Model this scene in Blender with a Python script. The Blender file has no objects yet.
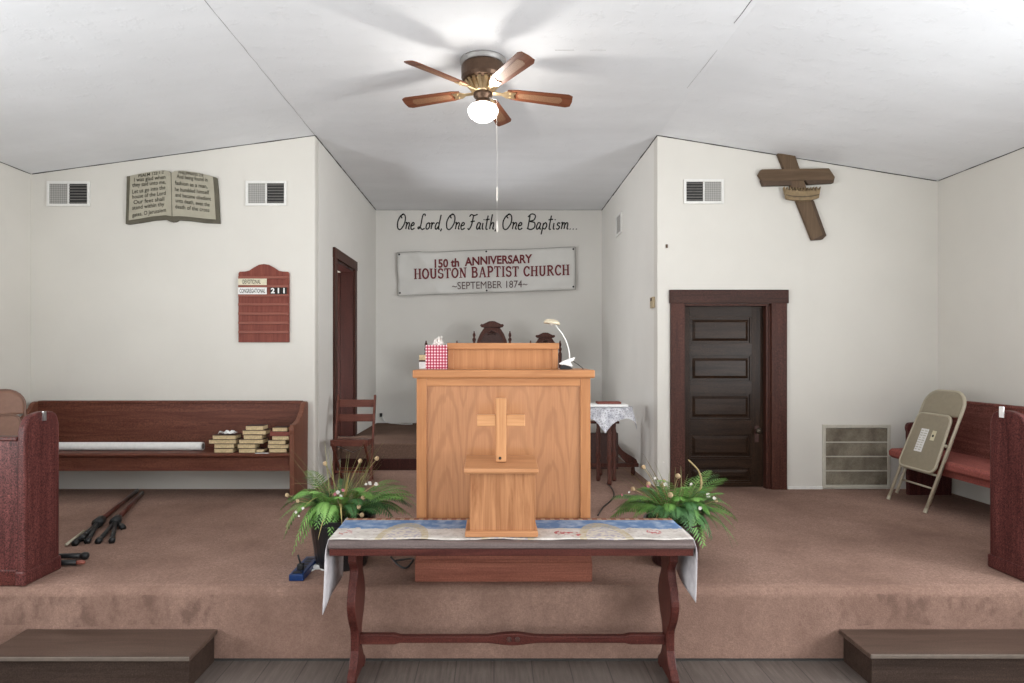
import bpy, bmesh, math, random
from mathutils import Vector, Matrix, Euler
random.seed(7)
S = bpy.context.scene
COL = S.collection
PI = math.pi
F = 620.0; CX = 494.0; CY = 355.0; EYE = 1.93; STG = 0.46
def W(x, y, Y): return Vector(((x-CX)*Y/F, Y, EYE-(y-CY)*Y/F))
def XX(x, Y): return (x-CX)*Y/F
def ZZ(y, Y): return EYE-(y-CY)*Y/F
def FL(x, y, z=STG):
    Y = F*(EYE-z)/(y-CY); return Vector(((x-CX)*Y/F, Y, z))

# ------------------------------------------------------------------ materials
class NT:
    def __init__(s, name, rough=.6, metal=0, spec=.4):
        s.m = bpy.data.materials.new(name); s.m.use_nodes = True
        s.t = s.m.node_tree; s.b = s.t.nodes['Principled BSDF']
        s.b.inputs['Roughness'].default_value = rough; s.b.inputs['Metallic'].default_value = metal
        s.b.inputs['Specular IOR Level'].default_value = spec
        s.tc = None
    def n(s, k, **kw):
        d = s.t.nodes.new(k)
        for a, v in kw.items(): setattr(d, a, v)
        return d
    def link(s, a, b): s.t.links.new(a, b)
    def put(s, sock, v):
        if hasattr(v, 'is_linked') or hasattr(v, 'links'): s.link(v, sock)
        else: sock.default_value = v
    def co(s, scale=(1,1,1), loc=(0,0,0)):
        if s.tc is None: s.tc = s.n('ShaderNodeTexCoord')
        mp = s.n('ShaderNodeMapping'); s.link(s.tc.outputs['Object'], mp.inputs[0])
        mp.inputs['Scale'].default_value = scale; mp.inputs['Location'].default_value = loc
        return mp.outputs[0]
    def xyz(s):
        if s.tc is None: s.tc = s.n('ShaderNodeTexCoord')
        sp = s.n('ShaderNodeSeparateXYZ'); s.link(s.tc.outputs['Object'], sp.inputs[0]); return sp.outputs
    def noise(s, co, scale, detail=3, rough=.55, dist=0):
        d = s.n('ShaderNodeTexNoise'); s.link(co, d.inputs['Vector'])
        d.inputs['Scale'].default_value = scale; d.inputs['Detail'].default_value = detail
        d.inputs['Roughness'].default_value = rough; d.inputs['Distortion'].default_value = dist
        return d.outputs[0]
    def wave(s, co, scale, dist=2, kind='BANDS', direction='X', dscale=1, detail=2):
        d = s.n('ShaderNodeTexWave', wave_type=kind, bands_direction=direction); s.link(co, d.inputs['Vector'])
        d.inputs['Scale'].default_value = scale; d.inputs['Distortion'].default_value = dist
        d.inputs['Detail'].default_value = detail; d.inputs['Detail Scale'].default_value = dscale
        return d.outputs['Fac']
    def math(s, op, a, b=0.0, c=None):
        d = s.n('ShaderNodeMath', operation=op); s.put(d.inputs[0], a); s.put(d.inputs[1], b)
        if c is not None: s.put(d.inputs[2], c)
        return d.outputs[0]
    def ramp(s, v, stops, interp='LINEAR'):
        d = s.n('ShaderNodeValToRGB'); s.link(v, d.inputs[0]); e = d.color_ramp; e.interpolation = interp
        while len(e.elements) < len(stops): e.elements.new(.5)
        for el, (p, c) in zip(e.elements, stops):
            el.position = p; el.color = (c, c, c, 1) if isinstance(c, (int, float)) else (*c[:3], 1)
        return d.outputs[0]
    def mix(s, f, a, b, mode='MIX'):
        d = s.n('ShaderNodeMix', data_type='RGBA', blend_type=mode)
        s.put(d.inputs[0], f)
        for i, v in ((6, a), (7, b)): s.put(d.inputs[i], (*v[:3], 1) if isinstance(v, tuple) else v)
        return d.outputs[2]
    def bump(s, h, strength=.2, dist=.01):
        d = s.n('ShaderNodeBump'); s.link(h, d.inputs['Height']); d.inputs['Strength'].default_value = strength
        d.inputs['Distance'].default_value = dist; s.link(d.outputs[0], s.b.inputs['Normal'])
    def color(s, v):
        s.put(s.b.inputs['Base Color'], (*v[:3], 1) if isinstance(v, tuple) else v); return s.m

def plain(name, c, rough=.6, metal=0, spec=.4, var=.12, scale=30):
    t = NT(name, rough, metal, spec)
    n = t.noise(t.co(), scale, 3)
    return t.color(t.mix(t.ramp(n, [(.3, 0.), (.7, 1.)]), tuple(x*(1-var) for x in c), tuple(min(1, x*(1+var)) for x in c)))

def wood(name, dark, light, axis='x', rough=.35, speck=0., scale=1., spec=.2, fine=60, contrast=(.25, .75)):
    t = NT(name, rough, 0, spec)
    sc = {'x': (.5, 7, 7), 'y': (7, .5, 7), 'z': (7, 7, .5)}[axis]
    n1 = t.noise(t.co(tuple(v*scale for v in sc)), 3, 5, .6, .8)
    sc2 = {'x': (1, fine, fine), 'y': (fine, 1, fine), 'z': (fine, fine, 1)}[axis]
    n2 = t.noise(t.co(sc2), 2.5, 2)
    f = t.math('ADD', t.math('MULTIPLY', n1, .72), t.math('MULTIPLY', n2, .28))
    c = t.mix(t.ramp(f, [(contrast[0]+.1, 0.), (contrast[1]-.1, 1.)]), dark, light)
    if speck:
        n3 = t.noise(t.co(), 120, 2, .6)
        c = t.mix(t.ramp(n3, [(.40, speck), (.55, 0.)]), c, tuple(v*.25 for v in dark))
        n4 = t.noise(t.co(), 85, 2, .6)
        c = t.mix(t.ramp(n4, [(.60, 0.), (.74, speck*.45)]), c, tuple(min(1, v*2.6+.01) for v in light))
    t.bump(n2, .06, .002)
    return t.color(c)

M = {}
def mk_wall():
    for nm, c in (('wall_paint', (.665, .640, .590)), ('alcove_paint', (.74, .72, .68))):
        t = NT(nm, .75, 0, .25)
        n = t.noise(t.co(), .9, 4); n2 = t.noise(t.co(), 40, 3); n3 = t.noise(t.co((1, 1, .35)), 2.2, 5, .6)
        col = t.mix(t.ramp(n, [(.3, 0.), (.7, 1.)]), tuple(v*.955 for v in c), tuple(v*1.02 for v in c))
        col = t.mix(t.ramp(n3, [(.62, 0.), (.8, .25)]), col, tuple(v*.86 for v in c))
        t.bump(n2, .12, .004); M[nm] = t.color(col)
mk_wall()
def mk_ceil():
    t = NT('ceiling_plaster', .8, 0, .2)
    n = t.noise(t.co(), 1.2, 5, .6); n2 = t.noise(t.co((1, 1, 1)), 9, 6, .7); n3 = t.noise(t.co((.35, 1.6, 1)), 2.0, 4)
    c = t.mix(t.ramp(n, [(.3, 0.), (.7, 1.)]), (.76, .77, .785), (.82, .83, .85))
    c = t.mix(t.ramp(n3, [(.35, 0.), (.7, .5)]), c, (.72, .73, .745))
    h = t.math('ADD', t.ramp(n2, [(.55, 0.), (.68, 1.)]), t.math('MULTIPLY', n3, .8))
    t.bump(h, .26, .012); M['ceiling'] = t.color(c)
mk_ceil()
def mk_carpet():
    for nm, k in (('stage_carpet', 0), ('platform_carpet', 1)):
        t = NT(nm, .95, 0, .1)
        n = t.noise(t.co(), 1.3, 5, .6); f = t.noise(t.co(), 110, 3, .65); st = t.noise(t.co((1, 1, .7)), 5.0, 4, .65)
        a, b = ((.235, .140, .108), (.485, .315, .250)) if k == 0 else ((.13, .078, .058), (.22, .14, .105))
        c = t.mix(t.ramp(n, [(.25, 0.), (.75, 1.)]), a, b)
        f2 = t.noise(t.co(), 45, 4, .7)
        c = t.mix(t.ramp(f, [(.3, .6), (.7, 0.)]), c, tuple(v*.5 for v in a))
        c = t.mix(t.ramp(f2, [(.3, .35), (.6, 0.)]), c, tuple(v*.5 for v in a))
        if k == 0:   # scuffed dirt low on the riser only (band of heights on the vertical face)
            x, y, z = t.xyz()
            on = t.math('MULTIPLY', t.math('LESS_THAN', y, 3.965), t.math('GREATER_THAN', t.math('ADD', z, t.math('MULTIPLY', n, .12)), .28))
            on = t.math('MULTIPLY', on, t.math('LESS_THAN', t.math('ADD', z, t.math('MULTIPLY', n, .1)), .46))
            on = t.math('MULTIPLY', on, t.ramp(t.math('DIVIDE', t.math('ABSOLUTE', t.math('SUBTRACT', x, .2)), 4.0), [(.3, 0.), (.52, 1.)]))
            sm = t.math('MULTIPLY', on, t.ramp(t.noise(t.co((1, .2, .55)), 11, 4, .6), [(.5, 0.), (.66, .62)]))
            c = t.mix(sm, c, (.085, .052, .042))
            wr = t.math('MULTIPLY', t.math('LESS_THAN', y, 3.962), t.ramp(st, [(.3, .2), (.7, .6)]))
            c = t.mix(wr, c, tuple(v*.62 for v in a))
        t.bump(f, .6, .006); M[nm] = t.color(c)
mk_carpet()
def mk_floor():
    t = NT('floor_boards', .5, 0, .35)
    x, y, z = t.xyz()
    px = t.math('DIVIDE', x, .235); cell = t.math('FLOOR', px); fr = t.math('FRACT', px)
    seam = t.math('LESS_THAN', t.math('ABSOLUTE', t.math('SUBTRACT', fr, .5)), .485)
    cv = t.n('ShaderNodeTexWhiteNoise', noise_dimensions='1D'); t.link(cell, cv.inputs['W'])
    n = t.noise(t.co((14, 1, 1)), 3, 5, .65); n2 = t.noise(t.co(), 3, 4)
    c = t.mix(t.ramp(n, [(.3, 0.), (.7, 1.)]), (.060, .047, .040), (.165, .138, .122))
    c = t.mix(t.ramp(n2, [(.35, 0.), (.7, .55)]), c, (.085, .068, .059))
    c = t.mix(t.math('MULTIPLY', cv.outputs[0], .4), c, (.125, .104, .092))
    c = t.mix(t.math('ADD', t.math('MULTIPLY', seam, .6), .4), (.02, .016, .014), c)
    sp = t.noise(t.co(), 120, 1)
    c = t.mix(t.ramp(sp, [(.74, 0.), (.78, .5)]), c, (.45, .43, .4))
    t.bump(n, .2, .004); M['floor_boards'] = t.color(c)
mk_floor()
def mk_oak_panel():
    # oak veneer in strips with tall arched figure
    t = NT('oak_veneer', .38, 0, .45)
    x, y, z = t.xyz()
    u = t.math('PINGPONG', t.math('ADD', x, .145), .115)
    cell = t.math('FLOOR', t.math('DIVIDE', t.math('ADD', x, .145), .23))
    zo = t.math('ADD', z, t.math('MULTIPLY', t.math('SINE', t.math('MULTIPLY', cell, 2.3)), .35))
    wob = t.noise(t.co((2.5, 2.5, 1.2)), 2.5, 3)
    d = t.math('SQRT', t.math('ADD', t.math('POWER', t.math('MULTIPLY', u, 7.5), 2), t.math('POWER', t.math('MULTIPLY', zo, .95), 2)))
    r = t.math('SINE', t.math('MULTIPLY', t.math('ADD', d, t.math('MULTIPLY', wob, .35)), 24))
    fine = t.noise(t.co((60, 60, 1.5)), 3, 2)
    c = t.mix(t.ramp(r, [(.25, .0), (.95, .42)]), (.405, .182, .078), (.22, .085, .034))
    c = t.mix(t.ramp(fine, [(.3, .55), (.65, 0.)]), c, (.29, .115, .045))
    tone = t.n('ShaderNodeTexWhiteNoise', noise_dimensions='1D')
    t.link(t.math('FLOOR', t.math('DIVIDE', t.math('ADD', x, .03), .23)), tone.inputs['W'])
    c = t.mix(t.math('MULTIPLY', tone.outputs[0], .4), c, (.45, .215, .095))
    M['oak_panel'] = t.color(c)
mk_oak_panel()
M['oak_x'] = wood('oak_rail', (.325, .135, .054), (.445, .205, .088), 'x', .36)
M['oak_z'] = wood('oak_stile', (.325, .135, .054), (.445, .205, .088), 'z', .36)
M['mahog_base'] = wood('mahogany_base', (.17, .052, .033), (.30, .11, .072), 'x', .5, .25)
M['pew_x'] = wood('pew_wood_long', (.11, .034, .021), (.20, .072, .046), 'x', .45, .5)
M['pew_z'] = wood('pew_wood_end', (.15, .055, .034), (.24, .10, .064), 'z', .45, .3)
M['dark_pew'] = wood('dark_pew_wood', (.055, .013, .012), (.150, .046, .041), 'z', .42, .7)
M['dark_pew_x'] = wood('dark_pew_rail', (.055, .013, .010), (.13, .034, .028), 'x', .4, .8)
M['pew_red'] = wood('worn_red_pew', (.155, .046, .036), (.27, .095, .075), 'x', .6, .6)
M['door_z'] = wood('door_wood', (.018, .0095, .006), (.046, .025, .015), 'z', .36, .6, spec=.12)
M['door_x'] = wood('door_rail', (.018, .0095, .006), (.046, .025, .015), 'x', .32, .6, spec=.14)
M['casing_z'] = wood('casing_wood', (.048, .015, .010), (.095, .034, .023), 'z', .5, .6)
M['casing_x'] = wood('casing_head', (.036, .013, .009), (.075, .029, .020), 'x', .5, .6)
M['jamb_red'] = wood('red_jamb_wood', (.030, .008, .006), (.062, .017, .013), 'z', .5, .6)
M['table_x'] = wood('table_wood', (.045, .010, .008), (.105, .030, .023), 'x', .38, .4)
M['table_z'] = wood('table_leg_wood', (.045, .010, .008), (.105, .030, .023), 'z', .38, .4)
M['chair_wood'] = wood('chair_wood', (.10, .030, .020), (.17, .058, .040), 'x', .4, .2)
M['throne'] = wood('carved_chair_wood', (.060, .020, .014), (.125, .044, .031), 'z', .42, .5)
M['throne_carve'] = plain('carving', (.05, .018, .013), .45, var=.4, scale=60)
M['hymn_board'] = wood('board_wood', (.13, .028, .019), (.235, .064, .043), 'z', .5, 0, 1.6)
M['rail_red'] = wood('board_rail', (.20, .058, .040), (.29, .10, .07), 'x', .4)
M['offering'] = wood('light_wood', (.22, .085, .034), (.45, .215, .10), 'z', .4, 0, 1.1)
M['cross_oak'] = wood('cross_oak', (.40, .18, .075), (.56, .29, .135), 'z', .4, 0, 1.2)
M['cross_oak_arm'] = wood('cross_oak_arm', (.40, .18, .075), (.56, .29, .135), 'x', .4, 0, 1.2)
M['offering_x'] = wood('light_wood_lid', (.35, .155, .068), (.46, .225, .108), 'x', .4)
M['fan_wood'] = wood('fan_blade_wood', (.11, .036, .018), (.19, .070, .036), 'x', .4)
M['bronze'] = plain('fan_bronze', (.10, .062, .042), .4, .8)
M['brass'] = plain('brass', (.66, .50, .30), .3, .9)
M['dark_knob'] = plain('dark_knob', (.07, .055, .04), .35, .6)
M['pale_brass'] = plain('pale_brass', (.60, .52, .38), .45, .3)
M['black'] = plain('black_plastic', (.012, .012, .013), .4)
M['pot'] = plain('black_pot', (.010, .009, .010), .28)
M['pot_red'] = plain('dark_red_pot', (.030, .010, .010), .3)
M['soil'] = plain('potting_moss', (.05, .04, .02), .95, var=.5, scale=60)
M['white_paint'] = plain('white_paint', (.74, .73, .70), .55, var=.04)
M['vent_gap'] = plain('vent_shadow', (.03, .03, .03), .9)
M['vent_slat'] = plain('vent_grey', (.16, .15, .14), .6)
M['vent_mesh'] = plain('vent_filter', (.42, .41, .38), .8)
M['steel'] = plain('steel', (.55, .55, .55), .3, .9)
M['dull_steel'] = plain('dull_steel', (.30, .29, .28), .5, .5)
M['tan_metal'] = plain('tan_enamel', (.275, .235, .165), .38, 0, .5, var=.05)
M['tan_tube'] = plain('tan_tube', (.45, .40, .30), .35, .1, .5, var=.05)
M['brown_metal'] = plain('brown_vinyl', (.27, .145, .10), .5, var=.06)
M['brown_tube'] = plain('brown_tube', (.20, .11, .08), .4, var=.06)
M['red_cushion'] = plain('red_cushion', (.28, .075, .060), .8, var=.3, scale=80)
M['paper'] = plain('paper', (.80, .79, .77), .8, var=.05)
M['page'] = plain('book_pages', (.58, .45, .26), .85, var=.18, scale=60)
M['cover'] = plain('book_cover', (.055, .022, .018), .6, var=.2)
M['cover_red'] = plain('red_book_cover', (.20, .05, .035), .6, var=.2)
M['cream_card'] = plain('cream_card', (.66, .61, .46), .7)
M['ink'] = plain('black_ink', (.012, .012, .010), .7)
M['ink_soft'] = plain('faded_ink', (.05, .045, .03), .7)
M['maroon_ink'] = plain('maroon_ink', (.17, .025, .030), .7)
M['grey_ink'] = plain('grey_ink', (.12, .075, .075), .7)
M['vinyl'] = plain('banner_vinyl', (.70, .69, .66), .5, var=.03, scale=4)
M['page_paint'] = plain('painted_page', (.37, .345, .27), .8, var=.06, scale=8)
M['cover_paint'] = plain('painted_cover', (.10, .09, .065), .75, var=.12, scale=12)
M['blue'] = plain('blue_plastic', (.006, .028, .11), .3)
M['cord_white'] = plain('white_cord', (.7, .7, .68), .5)
M['cord_dark'] = plain('dark_cord', (.02, .018, .018), .5)
M['tread'] = wood('step_tread', (.062, .038, .028), (.110, .072, .056), 'x', .38, .3, spec=.3)
M['step_face'] = wood('step_face', (.030, .018, .013), (.060, .038, .029), 'x', .55, .4)
M['nosing'] = plain('step_nosing', (.125, .098, .08), .45)
M['mic_tube'] = wood('stand_tube', (.055, .016, .012), (.10, .03, .022), 'y', .3)
M['beige'] = plain('beige_plastic', (.45, .36, .23), .5)
M['cross_wood'] = wood('painted_beam', (.095, .060, .036), (.150, .100, .062), 'x', .6, 0, .8)
M['cross_side'] = plain('painted_beam_side', (.075, .046, .028), .65)
M['crown'] = plain('painted_crown', (.235, .165, .088), .6, var=.15)
M['crown_dark'] = plain('painted_crown_edge', (.085, .058, .032), .6, var=.15)
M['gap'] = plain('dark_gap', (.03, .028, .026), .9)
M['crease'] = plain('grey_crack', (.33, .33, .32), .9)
M['stem_dry'] = plain('dry_stem', (.33, .25, .12), .8, var=.2)
M['dry_leaf'] = plain('yellow_leaf', (.36, .29, .11), .7, var=.25)
M['seed'] = plain('seed_head', (.44, .32, .19), .9, var=.15)
M['petal'] = plain('petal', (.66, .62, .57), .6, var=.05)
M['pink'] = plain('pink_petal', (.50, .16, .20), .6, var=.15)
M['bulb_glass'] = None
def leafmat(nm, a, b):
    t = NT(nm, .5, 0, .35)
    n = t.noise(t.co(), 14, 2)
    t.b.inputs['Transmission Weight'].default_value = 0
    return t.color(t.mix(t.ramp(n, [(.3, 0.), (.7, 1.)]), a, b))
M['fern_a'] = leafmat('fern_green', (.065, .17, .03), (.155, .32, .07))
M['fern_b'] = leafmat('fern_light', (.12, .27, .055), (.22, .39, .105))
M['fern_c'] = leafmat('fern_dark', (.03, .09, .03), (.07, .17, .05))
M['grass'] = leafmat('dry_grass', (.17, .19, .07), (.33, .31, .14))
def glow():
    t = NT('lit_globe', .4)
    em = t.n('ShaderNodeEmission'); em.inputs[0].default_value = (1, .95, .88, 1); em.inputs[1].default_value = 12
    tr = t.n('ShaderNodeBsdfTransparent'); mx = t.n('ShaderNodeMixShader'); mx.inputs[0].default_value = .5
    t.link(tr.outputs[0], mx.inputs[1]); t.link(em.outputs[0], mx.inputs[2])
    out = [n for n in t.t.nodes if n.type == 'OUTPUT_MATERIAL'][0]; t.link(mx.outputs[0], out.inputs['Surface'])
    M['bulb_glass'] = t.m
glow()
def gingham():
    t = NT('gingham_paper', .6); x, y, z = t.xyz()
    def st(v): return t.math('GREATER_THAN', t.math('FRACT', t.math('DIVIDE', v, .0196)), .45)
    h = t.math('MAXIMUM', st(t.math('ADD', x, 5)), st(t.math('ADD', y, 5.006)))
    h = st(t.math('ADD', t.math('ADD', x, y), 5)); v = st(t.math('ADD', z, 5))
    f = t.math('MULTIPLY', t.math('ADD', h, v), .5)
    M['gingham'] = t.color(t.ramp(f, [(0, (.72, .58, .60)), (.5, (.42, .07, .11)), (1., (.24, .010, .035))], 'LINEAR'))
gingham()
def runner():
    # woven print: braid edge, blue sky band, pale ground, gold arches with small red figures
    t = NT('runner_print', .8, 0, .2); x, y, z = t.xyz()   # local: y 0 front .. 1 back in metres*; x along table
    n = t.noise(t.co(), 14, 4); n2 = t.noise(t.co(), 40, 3)
    c = t.mix(t.ramp(n, [(.35, 0.), (.65, 1.)]), (.46, .42, .38), (.60, .565, .53))
    c = t.mix(t.ramp(n2, [(.58, 0.), (.66, .6)]), c, (.30, .25, .24))
    sky = t.math('MULTIPLY', t.math('GREATER_THAN', t.math('ADD', y, t.math('MULTIPLY', n, .10)), 3.80), 1.0)
    c = t.mix(t.math('MULTIPLY', sky, .9), c, t.mix(t.ramp(n, [(.46, 0.), (.72, 1.)]), (.07, .16, .33), (.30, .38, .50)))
    for cxx in (-.53, .08, .645):
        d = t.math('SQRT', t.math('ADD', t.math('POWER', t.math('SUBTRACT', x, cxx), 2), t.math('POWER', t.math('MULTIPLY', t.math('SUBTRACT', y, 3.54), .45), 2)))
        ring = t.math('LESS_THAN', t.math('ABSOLUTE', t.math('SUBTRACT', d, .132)), .020)
        ins = t.math('LESS_THAN', d, .114)
        c = t.mix(t.math('MULTIPLY', ins, .75), c, t.mix(t.ramp(n2, [(.45, 0.), (.6, 1.)]), (.56, .50, .40), (.33, .30, .36)))
        c = t.mix(t.math('MULTIPLY', ring, t.ramp(n2, [(.3, .35), (.6, .8)])), c, (.42, .34, .20))
    for cxx, cy in ((-.87, 3.66), (.40, 3.66), (.47, 3.63), (.95, 3.68)):
        d = t.math('SQRT', t.math('ADD', t.math('POWER', t.math('SUBTRACT', x, cxx), 2), t.math('POWER', t.math('SUBTRACT', y, cy), 2)))
        c = t.mix(t.math('MULTIPLY', t.math('LESS_THAN', d, .045), t.ramp(n2, [(.48, 0.), (.55, .85)])), c, (.40, .05, .06))
    edge = t.math('GREATER_THAN', y, 3.945)
    dash = t.math('GREATER_THAN', t.math('FRACT', t.math('DIVIDE', x, .06)), .45)
    c = t.mix(edge, c, t.mix(dash, (.42, .28, .18), (.30, .13, .08)))
    M['runner'] = t.color(c)
    t2 = NT('runner_back', .85, 0, .15); n = t2.noise(t2.co(), 20, 3)
    M['runner_back'] = t2.color(t2.mix(t2.ramp(n, [(.3, 0.), (.7, 1.)]), (.43, .40, .42), (.58, .55, .56)))
runner()
def lace():
    t = NT('lace', .9, 0, .1)
    v = t.n('ShaderNodeTexVoronoi', feature='DISTANCE_TO_EDGE'); t.link(t.co(), v.inputs['Vector']); v.inputs['Scale'].default_value = 38
    n = t.noise(t.co(), 16, 3)
    c = t.mix(t.ramp(n, [(.35, 0.), (.65, 1.)]), (.40, .40, .45), (.70, .70, .73))
    holes = t.math('GREATER_THAN', v.outputs['Distance'], .19)
    t.color(c); t.put(t.b.inputs['Alpha'], t.math('SUBTRACT', 1.0, t.math('MULTIPLY', holes, .35)))
    M['lace'] = t.m
lace()
def grille():
    t = NT('return_grille', .7); x, y, z = t.xyz()
    n = t.noise(t.co((1, 1, 1)), 3.5, 5, .65); f = t.noise(t.co(), 120, 2)
    s = t.math('GREATER_THAN', t.math('FRACT', t.math('DIVIDE', x, .012)), .5)
    c = t.mix(t.ramp(n, [(.38, 0.), (.62, 1.)]), (.30, .265, .20), (.115, .09, .062))
    c = t.mix(t.ramp(f, [(.35, .45), (.6, 0.)]), c, (.07, .055, .04))
    c = t.mix(t.math('MULTIPLY', s, .25), c, (.20, .18, .145))
    M['grille'] = t.color(c)
    M['grille_frame'] = plain('grille_frame', (.50, .47, .40), .6, var=.06)
    t = NT('filter_mesh', .8); x, y, z = t.xyz()
    a = t.math('GREATER_THAN', t.math('FRACT', t.math('DIVIDE', x, .02)), .5)
    b = t.math('GREATER_THAN', t.math('FRACT', t.math('DIVIDE', z, .02)), .5)
    M['vent_mesh'] = t.color(t.mix(t.math('MULTIPLY', t.math('ADD', a, b), .5), (.42, .41, .385), (.20, .195, .185)))
grille()
def cane():
    t = NT('cane_weave', .6); x, y, z = t.xyz()
    a = t.math('GREATER_THAN', t.math('FRACT', t.math('DIVIDE', t.math('ADD', x, y), .012)), .4)
    b = t.math('GREATER_THAN', t.math('FRACT', t.math('DIVIDE', t.math('SUBTRACT', x, y), .012)), .4)
    M['cane'] = t.color(t.mix(t.math('MULTIPLY', a, b), (.16, .07, .035), (.30, .17, .095)))
cane()

# ------------------------------------------------------------------ geometry helpers
def ring(mb, x0, x1, y0, y1, z0, z1, w):
    mb.box(x0, x0+w, y0, y1, z0, z1); mb.box(x1-w, x1, y0, y1, z0, z1)
    mb.box(x0+w, x1-w, y0, y1, z0, z0+w); mb.box(x0+w, x1-w, y0, y1, z1-w, z1); return mb
ORG = {}
def tag(o, label=None, cat=None, group=None, kind=None):
    for k, v in (('label', label), ('category', cat), ('group', group), ('kind', kind)):
        if v: o[k] = v
    return o
def thing(name, label, cat, loc=(0, 0, 0), group=None, kind=None):
    o = bpy.data.objects.new(name, None); COL.objects.link(o); o.location = loc; o.empty_display_size = .1
    ORG[o.name] = Vector(loc); return tag(o, label, cat, group, kind)
class MB:
    def __init__(s): s.bm = bmesh.new()
    def poly(s, pts): return s.bm.faces.new([s.bm.verts.new(p) for p in pts])
    def box(s, x0, x1, y0, y1, z0, z1):
        v = [s.bm.verts.new((x, y, z)) for x in (x0, x1) for y in (y0, y1) for z in (z0, z1)]
        for f in ((0, 1, 3, 2), (4, 6, 7, 5), (0, 4, 5, 1), (2, 3, 7, 6), (0, 2, 6, 4), (1, 5, 7, 3)):
            s.bm.faces.new([v[i] for i in f])
        return s
    def obox(s, a, b, w, h, up=Vector((0, 0, 1))):
        """bar of section w x h from a to b"""
        a = Vector(a); b = Vector(b); d = (b-a).normalized(); r = d.cross(up)
        if r.length < 1e-4: r = d.cross(Vector((1, 0, 0)))
        r.normalize(); u = r.cross(d).normalized()
        v = [s.bm.verts.new(p+r*i*w/2+u*j*h/2) for p in (a, b) for i, j in ((-1, -1), (1, -1), (1, 1), (-1, 1))]
        for f in ((3, 2, 1, 0), (4, 5, 6, 7), (0, 1, 5, 4), (1, 2, 6, 5), (2, 3, 7, 6), (3, 0, 4, 7)): s.bm.faces.new([v[i] for i in f])
        return s
    def prism(s, pts, axis, a, b):
        f = {'x': lambda p, q: (q, p[0], p[1]), 'y': lambda p, q: (p[0], q, p[1]), 'z': lambda p, q: (p[0], p[1], q)}[axis]
        A = [s.bm.verts.new(f(p, a)) for p in pts]; B = [s.bm.verts.new(f(p, b)) for p in pts]; n = len(pts)
        s.bm.faces.new(A); s.bm.faces.new(B[::-1])
        for i in range(n): s.bm.faces.new((A[i], B[i], B[(i+1) % n], A[(i+1) % n]))
        return s
    def tube(s, pts, r, seg=8, cap=True):
        pts = [Vector(p) for p in pts]; n = len(pts); rings = []; ref = None
        for i, p in enumerate(pts):
            d = (pts[min(i+1, n-1)]-pts[max(i-1, 0)])
            if d.length < 1e-9: d = Vector((0, 0, 1))
            d.normalize()
            if ref is None: ref = d.cross(Vector((0, 0, 1)) if abs(d.z) < .9 else Vector((1, 0, 0)))
            ref = (ref-d*ref.dot(d)); ref.normalize(); q = d.cross(ref)
            rr = r[i] if isinstance(r, (list, tuple)) else r
            rings.append([s.bm.verts.new(p+(ref*math.cos(2*PI*k/seg)+q*math.sin(2*PI*k/seg))*rr) for k in range(seg)])
        for i in range(n-1):
            for k in range(seg):
                s.bm.faces.new((rings[i][k], rings[i][(k+1) % seg], rings[i+1][(k+1) % seg], rings[i+1][k]))
        if cap: s.bm.faces.new(rings[0][::-1]); s.bm.faces.new(rings[-1])
        return s
    def lathe(s, prof, c=(0, 0, 0), seg=24, mat=None, sx=1, sy=1):
        c = Vector(c); rings = []
        for r, z in prof:
            rings.append([s.bm.verts.new((mat @ Vector((r*sx*math.cos(2*PI*k/seg), r*sy*math.sin(2*PI*k/seg), z)) if mat else Vector((r*sx*math.cos(2*PI*k/seg), r*sy*math.sin(2*PI*k/seg), z)))+c) for k in range(seg)])
        for i in range(len(prof)-1):
            for k in range(seg):
                s.bm.faces.new((rings[i][k], rings[i][(k+1) % seg], rings[i+1][(k+1) % seg], rings[i+1][k]))
        s.bm.faces.new(rings[0][::-1]); s.bm.faces.new(rings[-1]); return s
    def ball(s, c, r, seg=12, sz=1):
        n = seg//2
        return s.lathe([(max(1e-4, r*math.sin(PI*i/n)), -r*sz*math.cos(PI*i/n)) for i in range(n+1)], c, seg)
    def grid(s, f, nu, nv, thick=0):
        g = [[s.bm.verts.new(f(i/nu, j/nv)) for j in range(nv+1)] for i in range(nu+1)]
        for i in range(nu):
            for j in range(nv): s.bm.faces.new((g[i][j], g[i+1][j], g[i+1][j+1], g[i][j+1]))
        return s
    def strokes(s, lines, f, w):
        """flat ribbons along 2-D polylines, mapped by f(u, v)"""
        for pts in lines:
            ww = w
            if isinstance(pts, tuple): pts, ww = pts
            n = len(pts); L = []; R = []
            for i in range(n):
                a = pts[max(i-1, 0)]; b = pts[min(i+1, n-1)]; dx, dy = b[0]-a[0], b[1]-a[1]; l = math.hypot(dx, dy) or 1
                nx, ny = -dy/l*ww/2, dx/l*ww/2; p = pts[i]
                L.append(s.bm.verts.new(f(p[0]+nx, p[1]+ny))); R.append(s.bm.verts.new(f(p[0]-nx, p[1]-ny)))
            for i in range(n-1): s.bm.faces.new((L[i], R[i], R[i+1], L[i+1]))
        return s
    def xf(s, m): bmesh.ops.transform(s.bm, matrix=m, verts=s.bm.verts); return s
    def build(s, name, mat, parent=None, bevel=0, smooth=False, solid=0, sub=0, loc=None, mat2=None, mat2_test=None):
        bmesh.ops.recalc_face_normals(s.bm, faces=s.bm.faces)
        if parent is not None: o0 = ORG[parent.name]
        elif loc is not None: o0 = Vector(loc)
        else:
            vs = s.bm.verts; xs = [v.co.x for v in vs]; ys = [v.co.y for v in vs]; zs = [v.co.z for v in vs]
            o0 = Vector(((min(xs)+max(xs))/2, (min(ys)+max(ys))/2, min(zs)))
        if mat2:
            for f in s.bm.faces:
                if mat2_test(f): f.material_index = 1
        for v in s.bm.verts: v.co -= o0
        me = bpy.data.meshes.new(name); s.bm.to_mesh(me); s.bm.free()
        me.materials.append(mat)
        if mat2: me.materials.append(mat2)
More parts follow.
